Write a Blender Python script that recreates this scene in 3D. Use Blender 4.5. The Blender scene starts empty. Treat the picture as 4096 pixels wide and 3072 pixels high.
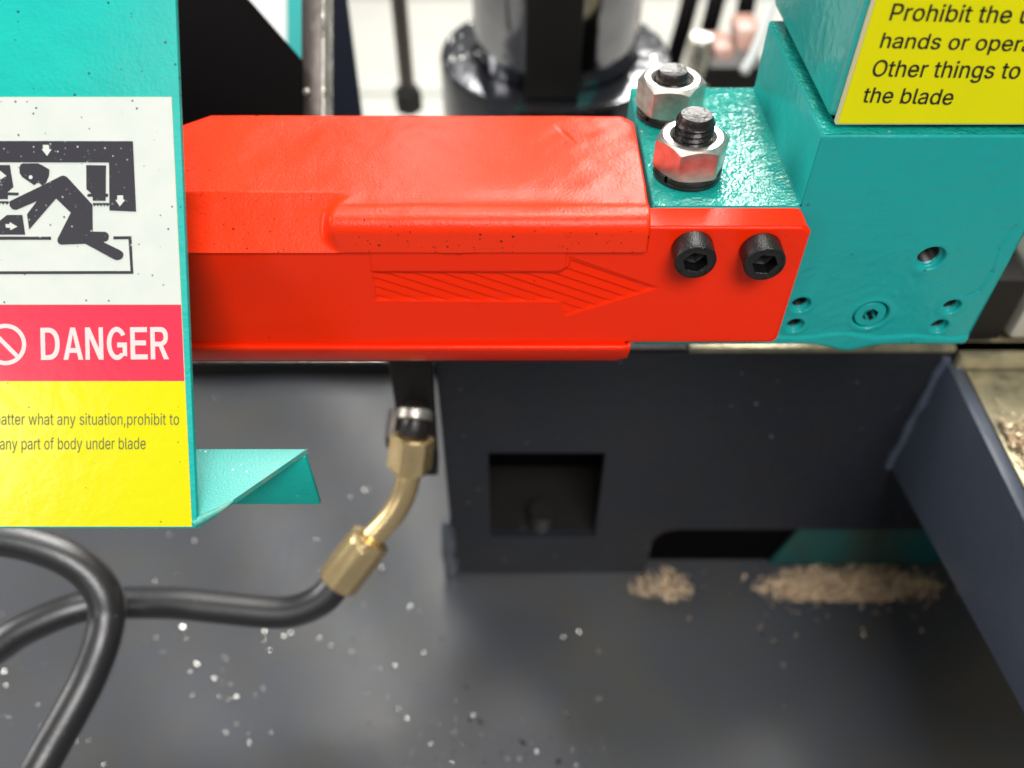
import bpy, bmesh, math, random, json
import numpy as np
from mathutils import Vector, Matrix
random.seed(7)
rng = np.random.default_rng(7)
PI = math.pi
S = bpy.context.scene
C = S.collection

# ------------------------------------------------------------------ camera
TH = math.radians(47.0)
FPX = 3400.0
cam = bpy.data.cameras.new('camera')
cam.sensor_width = 36.0
cam.lens = 36.0 * FPX / 4096.0
cam.clip_start = 0.01
cam.clip_end = 60
cam.dof.use_dof = True
cam.dof.focus_distance = 0.247
cam.dof.aperture_fstop = 6.8
camo = bpy.data.objects.new('camera', cam)
camo.rotation_euler = (PI / 2 - TH, 0, 0)
C.objects.link(camo)
S.camera = camo

# ------------------------------------------------------------------ light
W = bpy.data.worlds.new('World')
S.world = W
W.use_nodes = True
W.node_tree.nodes['Background'].inputs[0].default_value = (0.80, 0.87, 1.0, 1)
W.node_tree.nodes['Background'].inputs[1].default_value = 0.14


def lamp(name, loc, aim, sx, sy, power, col):
    l = bpy.data.lights.new(name, 'AREA')
    l.shape = 'RECTANGLE'
    l.size = sx
    l.size_y = sy
    l.energy = power
    l.color = col
    o = bpy.data.objects.new(name, l)
    o.location = loc
    d = Vector(aim) - Vector(loc)
    o.rotation_euler = d.to_track_quat('-Z', 'Y').to_euler()
    C.objects.link(o)
    return o


WIN = (0.66, 2.6, 1.38)
lamp('workshop_door_light', WIN, (0, 0.25, -0.2), 0.70, 0.74, 38, (1.0, 0.97, 0.91))
lamp('workshop_window_light', (-0.16, 2.7, 1.45), (0, 0.25, -0.2), 0.42, 0.5, 11, (1.0, 0.98, 0.95))
lamp('roof_light', (-0.05, 0.75, 1.5), (0, 0.25, -0.25), 1.2, 1.2, 19, (1.0, 0.98, 0.95))
lamp('front_fill_light', (0.25, -0.95, 1.35), (0, 0.25, -0.2), 0.9, 0.8, 35, (1.0, 0.98, 0.96))  # unseen fill lamp added in front to brighten the upright faces
lamp('side_window_light', (-1.9, 0.5, 0.5), (0, 0.3, -0.3), 0.9, 0.9, 20, (1.0, 0.98, 0.95))
lamp('front_window_light', (-1.25, -1.15, 0.62), (-0.12, 0.16, -0.18), 0.42, 0.32, 3.5, (1.0, 0.99, 0.97))
lamp('yard_light', (0.6, 2.0, 2.2), (0.3, 2.6, -0.9), 1.6, 1.6, 150, (1.0, 0.98, 0.93))
S.view_settings.view_transform = 'Standard'
S.view_settings.look = 'None'
S.view_settings.exposure = 0.0
S.view_settings.gamma = 1.0
S.cycles.max_bounces = 8
S.cycles.sample_clamp_indirect = 6.0

# ------------------------------------------------------------------ geometry helpers (camera stands at the origin, units are metres)
cF, sF = math.cos(TH), math.sin(TH)
FW = Vector((0, cF, -sF))
UP = Vector((0, sF, cF))


def ray(u, v):
    return Vector(((u - 2048) / FPX, cF - (v - 1536) / FPX * sF, -sF - (v - 1536) / FPX * cF))


def P(u, v, t): return ray(u, v) * t
def onY(u, v, y): r = ray(u, v); return r * (y / r.y)
def onZ(u, v, z): r = ray(u, v); return r * (z / r.z)
def onX(u, v, x): r = ray(u, v); return r * (x / r.x)


def onPl(u, v, p0, n):
    r = ray(u, v)
    return r * (p0.dot(n) / r.dot(n))


def link(name, me, mat=None, parent=None, smooth=None):
    o = bpy.data.objects.new(name, me)
    C.objects.link(o)
    if mat is not None:
        me.materials.append(mat)
    if parent is not None:
        o.parent = parent
        o.matrix_parent_inverse = Matrix.Translation(parent.location).inverted() if parent.parent is None else Matrix.Identity(4)
        if parent.parent is not None:
            o.matrix_parent_inverse = Matrix.Identity(4)
    if smooth is not None:
        me.polygons.foreach_set('use_smooth', [True] * len(me.polygons))
        me.set_sharp_from_angle(angle=math.radians(smooth))
    return o


def tag(o, label, cat, group=None):
    o['label'] = label
    o['category'] = cat
    if group:
        o['group'] = group
    return o


def thing(name, label, cat, loc, group=None):
    o = bpy.data.objects.new(name, None)
    o.location = loc
    o.empty_display_size = 0.01
    C.objects.link(o)
    return tag(o, label, cat, group)


def mesh(name, vs, fs):
    me = bpy.data.meshes.new(name)
    me.from_pydata([tuple(v) for v in vs], [], fs)
    me.update()
    return me


def fix(me):
    bm = bmesh.new()
    bm.from_mesh(me)
    bmesh.ops.recalc_face_normals(bm, faces=bm.faces)
    bm.to_mesh(me)
    bm.free()
    return me


def prism(name, pts, ext, mat, parent=None, bevel=0.0, seg=2, smooth=35):
    n = len(pts)
    pts = [Vector(p) for p in pts]
    ext = Vector(ext)
    vs = pts + [p + ext for p in pts]
    fs = [tuple(range(n)), tuple(range(2 * n - 1, n - 1, -1))]
    for i in range(n):
        j = (i + 1) % n
        fs.append((i, i + n, j + n, j))
    me = fix(mesh(name, vs, fs))
    if bevel:
        bm = bmesh.new()
        bm.from_mesh(me)
        bmesh.ops.bevel(bm, geom=list(bm.edges), offset=bevel, segments=seg, profile=0.5, affect='EDGES', clamp_overlap=True)
        bm.to_mesh(me)
        bm.free()
    return link(name, me, mat, parent, smooth)


def box(name, lo, hi, mat, parent=None, bevel=0.0):
    x0, y0, z0 = lo
    x1, y1, z1 = hi
    return prism(name, [(x0, y0, z0), (x1, y0, z0), (x1, y0, z1), (x0, y0, z1)], (0, y1 - y0, 0), mat, parent, bevel)


def grid_mesh(name, V, mask=None, flip=False):
    """V: (n,m,3) array of points; mask (n-1,m-1) of kept cells"""
    n, m, _ = V.shape
    idx = np.arange(n * m).reshape(n, m)
    a, b, c, d = idx[:-1, :-1], idx[1:, :-1], idx[1:, 1:], idx[:-1, 1:]
    q = np.stack([a, b, c, d] if not flip else [a, d, c, b], -1)
    if mask is not None:
        q = q[mask]
    q = q.reshape(-1, 4)
    used = np.unique(q)
    remap = -np.ones(n * m, int)
    remap[used] = np.arange(len(used))
    return mesh(name, V.reshape(-1, 3)[used].tolist(), remap[q].tolist())


def tube_mesh(name, pts, rad, seg=20, sub=8, cap=True):
    """Catmull-Rom tube through pts; rad a number or list"""
    pts = [Vector(p) for p in pts]
    if not hasattr(rad, '__len__'):
        rad = [rad] * len(pts)
    Q, R = [], []
    for i in range(len(pts) - 1):
        p0 = pts[max(i - 1, 0)]
        p1 = pts[i]
        p2 = pts[i + 1]
        p3 = pts[min(i + 2, len(pts) - 1)]
        for k in range(sub):
            t = k / sub
            Q.append(0.5 * ((2 * p1) + (p2 - p0) * t + (2 * p0 - 5 * p1 + 4 * p2 - p3) * t * t + (3 * p1 - p0 - 3 * p2 + p3) * t ** 3))
            R.append(rad[i] * (1 - t) + rad[i + 1] * t)
    Q.append(pts[-1])
    R.append(rad[-1])
    vs, fs = [], []
    nrm = None
    for i, q in enumerate(Q):
        tan = (Q[min(i + 1, len(Q) - 1)] - Q[max(i - 1, 0)]).normalized()
        if nrm is None:
            nrm = tan.orthogonal().normalized()
        nrm = (nrm - tan * nrm.dot(tan)).normalized()
        bn = tan.cross(nrm)
        for k in range(seg):
            a = 2 * PI * k / seg
            vs.append(q + (nrm * math.cos(a) + bn * math.sin(a)) * R[i])
    for i in range(len(Q) - 1):
        for k in range(seg):
            k2 = (k + 1) % seg
            fs.append((i * seg + k, i * seg + k2, (i + 1) * seg + k2, (i + 1) * seg + k))
    if cap:
        fs.append(tuple(range(seg - 1, -1, -1)))
        fs.append(tuple((len(Q) - 1) * seg + k for k in range(seg)))
    return mesh(name, vs, fs)


def rings_mesh(name, rings, org, ax, seg, closed=True, ref=None):
    """rings: list of (radius or f(angle), height or f(angle)); revolve about axis ax from org"""
    ax = Vector(ax).normalized()
    n = Vector(ref) if ref is not None else ax.orthogonal()
    n = (n - ax * n.dot(ax)).normalized()
    b = ax.cross(n)
    org = Vector(org)
    vs, fs = [], []
    for (r, h) in rings:
        for k in range(seg):
            a = 2 * PI * k / seg
            rr = r(a) if callable(r) else r
            hh = h(a) if callable(h) else h
            vs.append(org + ax * hh + (n * math.cos(a) + b * math.sin(a)) * rr)
    for i in range(len(rings) - 1):
        for k in range(seg):
            k2 = (k + 1) % seg
            fs.append((i * seg + k, i * seg + k2, (i + 1) * seg + k2, (i + 1) * seg + k))
    if closed:
        fs.append(tuple(range(seg - 1, -1, -1)))
        fs.append(tuple((len(rings) - 1) * seg + k for k in range(seg)))
    return mesh(name, vs, fs)


def hexr(af, rot=0.0):
    def f(a):
        x = (a + rot) % (PI / 3) - PI / 6
        return af / 2 / math.cos(x)
    return f


# ------------------------------------------------------------------ materials
def mat(name, col, rough=0.5, metal=0.0, bump=None, specks=None, var=None, coat=0.0, coatr=0.1, spec=0.5, rvar=None, stains=None):
    """bump: list of (scale, distance, detail); specks: (scale, radius, colour, amount); var: (scale, colour2, amount)"""
    m = bpy.data.materials.new(name)
    m.use_nodes = True
    nt = m.node_tree
    N, L = nt.nodes, nt.links
    b = N['Principled BSDF']
    b.inputs['Roughness'].default_value = rough
    b.inputs['Metallic'].default_value = metal
    b.inputs['Coat Weight'].default_value = coat
    b.inputs['Coat Roughness'].default_value = coatr
    b.inputs['Specular IOR Level'].default_value = spec
    tc = N.new('ShaderNodeTexCoord')
    rgb = N.new('ShaderNodeRGB')
    rgb.outputs[0].default_value = (*col, 1)
    cur = rgb.outputs[0]

    def noise(scale, detail=4, stretch=None):
        n = N.new('ShaderNodeTexNoise')
        n.inputs['Scale'].default_value = scale
        n.inputs['Detail'].default_value = detail
        if stretch:
            mp = N.new('ShaderNodeMapping')
            mp.inputs['Scale'].default_value = stretch
            L.new(tc.outputs['Object'], mp.inputs[0])
            L.new(mp.outputs[0], n.inputs['Vector'])
        else:
            L.new(tc.outputs['Object'], n.inputs['Vector'])
        return n.outputs['Fac']

    def ramp(src, a, c):
        r = N.new('ShaderNodeMapRange')
        r.inputs['From Min'].default_value = a
        r.inputs['From Max'].default_value = c
        L.new(src, r.inputs['Value'])
        return r.outputs[0]

    def mix(fac, a, c2):
        x = N.new('ShaderNodeMix')
        x.data_type = 'RGBA'
        L.new(fac, x.inputs['Factor'])
        L.new(a, x.inputs['A'])
        x.inputs['B'].default_value = (*c2, 1)
        return x.outputs['Result']

    def mul(s, k):
        x = N.new('ShaderNodeMath')
        x.operation = 'MULTIPLY'
        L.new(s, x.inputs[0])
        if isinstance(k, (int, float)):
            x.inputs[1].default_value = k
        else:
            L.new(k, x.inputs[1])
        return x.outputs[0]

    for vv in (var or []):
        sc, c2, am = vv[:3]
        cur = mix(mul(ramp(noise(sc, 5, vv[3] if len(vv) > 3 else None), 0.35, 0.7), am), cur, c2)
    for (sc, rad, c2, dens) in (specks or []):
        vo = N.new('ShaderNodeTexVoronoi')
        vo.inputs['Scale'].default_value = sc
        L.new(tc.outputs['Object'], vo.inputs['Vector'])
        near = ramp(vo.outputs['Distance'], rad, rad * 0.55)
        sep = N.new('ShaderNodeSeparateColor')
        L.new(vo.outputs['Color'], sep.inputs[0])
        pick = ramp(sep.outputs[0], dens, dens - 0.02)
        clus = ramp(noise(45, 2), 0.38, 0.52)
        cur = mix(mul(mul(near, pick), clus), cur, c2)
    L.new(cur, b.inputs['Base Color'])
    if rvar:
        sc, lo, hi = rvar[:3]
        r = N.new('ShaderNodeMapRange')
        r.inputs['From Min'].default_value = 0.35
        r.inputs['From Max'].default_value = 0.65
        r.inputs['To Min'].default_value = lo
        r.inputs['To Max'].default_value = hi
        L.new(noise(sc, 5, rvar[3] if len(rvar) > 3 else None), r.inputs['Value'])
        L.new(r.outputs[0], b.inputs['Roughness'])
    prev = None
    for bb in (bump or []):
        sc, dist, det = bb[:3]
        bn = N.new('ShaderNodeBump')
        bn.inputs['Strength'].default_value = 1.0
        bn.inputs['Distance'].default_value = dist
        L.new(noise(sc, det, bb[3] if len(bb) > 3 else None), bn.inputs['Height'])
        if prev:
            L.new(prev, bn.inputs['Normal'])
        prev = bn.outputs[0]
    if prev:
        L.new(prev, b.inputs['Normal'])
        if coat:
            L.new(prev, b.inputs['Coat Normal'])
    return m


TEAL = (0.010, 0.375, 0.355)
M = {}
M['panel'] = mat('teal_powder_coat', (0.006, 0.405, 0.350), 0.42, spec=0.2, bump=[(900, 0.00012, 3), (150, 0.0003, 3)],
                 specks=[(330, 0.15, (0.01, 0.07, 0.06), 0.6), (330, 0.16, (0.6, 0.8, 0.75), 0.05)], var=[(60, (0.010, 0.47, 0.38), 0.5)])
M['edge'] = mat('teal_sheet_edge', (0.03, 0.36, 0.30), 0.5, bump=[(900, 0.0002, 3)], var=[(300, (0.35, 0.33, 0.25), 0.45)])
M['flange'] = mat('teal_inner_coat', (0.07, 0.42, 0.37), 0.38, bump=[(1500, 0.0001, 2)], specks=[(500, 0.2, (0.6, 0.8, 0.75), 0.25)])
M['cast'] = mat('teal_cast_paint', TEAL, 0.34, bump=[(150, 0.00030, 2), (520, 0.00012, 2)], coat=0.12, coatr=0.12, spec=0.3,
                specks=[(160, 0.14, (0.01, 0.12, 0.11), 0.10)], var=[(45, (0.01, 0.36, 0.33), 0.5)])
M['cast_top'] = mat('teal_wet_paint', (0.01, 0.36, 0.30), 0.13, bump=[(260, 0.0006, 2), (900, 0.0003, 2)], coat=1.0, coatr=0.025,
                    specks=[(260, 0.14, (0.02, 0.08, 0.06), 0.10), (420, 0.22, (0.75, 0.80, 0.45), 0.10)])
M['cast_side'] = mat('teal_brushed_paint', (0.012, 0.44, 0.40), 0.30, bump=[(300, 0.00025, 3), (70, 0.0006, 3)], coat=0.3, coatr=0.12)
M['red'] = mat('red_moulded_plastic', (1.0, 0.027, 0.002), 0.28, bump=[(1300, 0.00006, 2), (90, 0.00012, 2)], spec=0.16,
               specks=[(300, 0.10, (0.3, 0.01, 0.01), 0.12)])
M['red_top'] = mat('red_moulded_plastic_top', (1.0, 0.035, 0.003), 0.34, bump=[(1300, 0.00011, 2), (55, 0.0007, 2)], spec=0.28,
                   specks=[(300, 0.15, (0.10, 0.008, 0.008), 0.45), (480, 0.15, (0.10, 0.008, 0.008), 0.9)])
M['white_ink'] = mat('white_vinyl', (0.66, 0.68, 0.62), 0.28, bump=[(300, 0.00006, 3)], var=[(120, (0.58, 0.64, 0.58), 0.6)],
                     specks=[(340, 0.13, (0.10, 0.10, 0.09), 0.6)])
M['black_ink'] = mat('black_ink', (0.040, 0.038, 0.046), 0.30, bump=[(300, 0.00006, 3)],
                     specks=[(420, 0.14, (0.5, 0.5, 0.48), 0.8), (650, 0.15, (0.3, 0.3, 0.3), 0.8)])
M['pink_ink'] = mat('red_ink', (0.76, 0.030, 0.065), 0.28, bump=[(300, 0.00006, 3)], var=[(90, (0.74, 0.03, 0.08), 0.6)],
                    specks=[(340, 0.11, (0.25, 0.01, 0.02), 0.5)])
M['rosy_ink'] = mat('pale_pink_ink', (0.78, 0.62, 0.60), 0.28, bump=[(300, 0.00006, 3)], specks=[(260, 0.12, (0.3, 0.02, 0.04), 0.12)])
M['yellow_ink'] = mat('yellow_ink', (0.72, 0.68, 0.003), 0.20, spec=0.45, bump=[(220, 0.0001, 3)], var=[(70, (0.70, 0.68, 0.003), 0.6)],
                      specks=[(340, 0.12, (0.22, 0.2, 0.02), 0.5)])
M['yellow_ink_flat'] = mat('yellow_ink_clean', (0.85, 0.80, 0.002), 0.4, spec=0.2, var=[(70, (0.78, 0.75, 0.002), 0.4)])
M['grey_ink'] = mat('grey_ink', (0.13, 0.13, 0.05), 0.35)
M['lettering'] = mat('black_lettering', (0.015, 0.015, 0.012), 0.4)
M['vinyl_edge'] = mat('vinyl_edge', (0.70, 0.68, 0.42), 0.5)
M['weld'] = mat('glossy_weld_paint', (0.10, 0.11, 0.13), 0.14, 0.3, bump=[(300, 0.0004, 2)], coat=1.0, coatr=0.05)
M['thread'] = mat('shaded_bare_threads', (0.02, 0.02, 0.02), 0.4, 0.4)  # bare threads, coloured near black for the shade deep in holes and socket
M['zinc'] = mat('zinc_plated_steel', (0.50, 0.48, 0.45), 0.36, 0.9, bump=[(500, 0.000035, 3)], rvar=(300, 0.30, 0.46), var=[(350, (0.34, 0.28, 0.22), 0.8)])
M['black_oxide'] = mat('oiled_black_steel', (0.018, 0.015, 0.014), 0.34, 0.15, spec=0.35, bump=[(600, 0.00025, 3)], coat=0.15, coatr=0.1)
M['black_screw'] = mat('black_oxide_screw', (0.012, 0.011, 0.011), 0.36, 0.15, bump=[(1500, 0.0002, 3)], specks=[(900, 0.2, (0.30, 0.2, 0.15), 0.15)])
M['socket'] = mat('socket_black', (0.010, 0.010, 0.011), 0.35, 0.3)
M['brass'] = mat('yellow_zinc', (0.86, 0.64, 0.32), 0.28, 0.8, bump=[(500, 0.00002, 3)], rvar=(60, 0.22, 0.30))
M['rubber'] = mat('hose_rubber', (0.016, 0.015, 0.016), 0.38, bump=[(900, 0.0001, 2)], spec=0.6, coat=0.8, coatr=0.36, specks=[(300, 0.12, (0.2, 0.19, 0.17), 0.3)])
M['tray'] = mat('dark_tray_paint', (0.052, 0.054, 0.060), 0.31, bump=[(30, 0.0003, 3), (500, 0.0001, 3)], spec=0.6,
                var=[(9, (0.068, 0.065, 0.056), 0.9), (40, (0.050, 0.057, 0.074), 0.6)], rvar=(14, 0.31, 0.35))
M['navy'] = mat('dark_blue_grey_paint', (0.014, 0.016, 0.023), 0.45, bump=[(160, 0.0004, 3)], var=[(40, (0.018, 0.018, 0.018), 0.7)], specks=[(170, 0.13, (0.25, 0.25, 0.28), 0.25)])
M['matt_navy'] = mat('matt_navy_paint', (0.012, 0.015, 0.025), 0.7, spec=0.08)
M['blue_beam'] = mat('blue_grey_paint', (0.072, 0.086, 0.120), 0.40, bump=[(200, 0.0003, 3)], var=[(30, (0.060, 0.072, 0.105), 0.6)],
                     specks=[(200, 0.12, (0.6, 0.6, 0.65), 0.06)])
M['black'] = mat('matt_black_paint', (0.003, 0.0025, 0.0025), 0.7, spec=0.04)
M['dull_black'] = mat('worn_black_paint', (0.016, 0.014, 0.013), 0.55, spec=0.3, bump=[(200, 0.0003, 3)])
M['steel'] = mat('bare_steel', (0.62, 0.60, 0.55), 0.32, 0.9, bump=[(260, 0.0004, 3)], var=[(90, (0.35, 0.30, 0.22), 0.7)], rvar=(80, 0.2, 0.5))
M['bed'] = mat('oily_machined_bed', (0.40, 0.34, 0.20), 0.32, 0.4, bump=[(120, 0.0005, 3)], var=[(45, (0.10, 0.10, 0.08), 0.9), (160, (0.5, 0.44, 0.28), 0.5)])
M['chrome'] = mat('chrome', (0.30, 0.30, 0.32), 0.10, 1.0, bump=[(35, 0.0008, 2)])
M['wet_steel'] = mat('oily_cast_collar', (0.13, 0.13, 0.14), 0.16, 0.9, bump=[(60, 0.0006, 2), (400, 0.0001, 3)], coat=0.8, coatr=0.1)
M['dark_steel'] = mat('dark_steel', (0.10, 0.085, 0.075), 0.40, 0.6, bump=[(120, 0.0005, 3)])
M['chips'] = mat('steel_swarf', (0.80, 0.78, 0.74), 0.18, 1.0)
M['chips_tan'] = mat('oily_swarf', (0.68, 0.50, 0.32), 0.32, 0.25)
M['concrete'] = mat('pale_concrete', (0.62, 0.61, 0.55), 0.6, bump=[(20, 0.001, 4)], var=[(3, (0.50, 0.50, 0.46), 0.6)])
M['joint'] = mat('floor_joint', (0.30, 0.33, 0.30), 0.8)
M['copper'] = mat('brownish_primer', (0.34, 0.17, 0.13), 0.4, bump=[(100, 0.0005, 3)], var=[(40, (0.45, 0.28, 0.22), 0.6)])
M['pale'] = mat('pale_painted_metal', (0.62, 0.60, 0.52), 0.4, bump=[(100, 0.0005, 3)], var=[(60, (0.50, 0.46, 0.36), 0.5)])
M['teal_far'] = mat('teal_far_paint', (0.012, 0.36, 0.34), 0.45)
M['teal_dull'] = mat('dim_teal_reflection', (0.010, 0.11, 0.105), 0.5, spec=0.2, var=[(40, (0.05, 0.07, 0.05), 0.9)])  # colour of a dim teal reflection, used on its stand-in plate
M['white_far'] = mat('white_far_paint', (0.70, 0.72, 0.70), 0.5)


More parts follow.
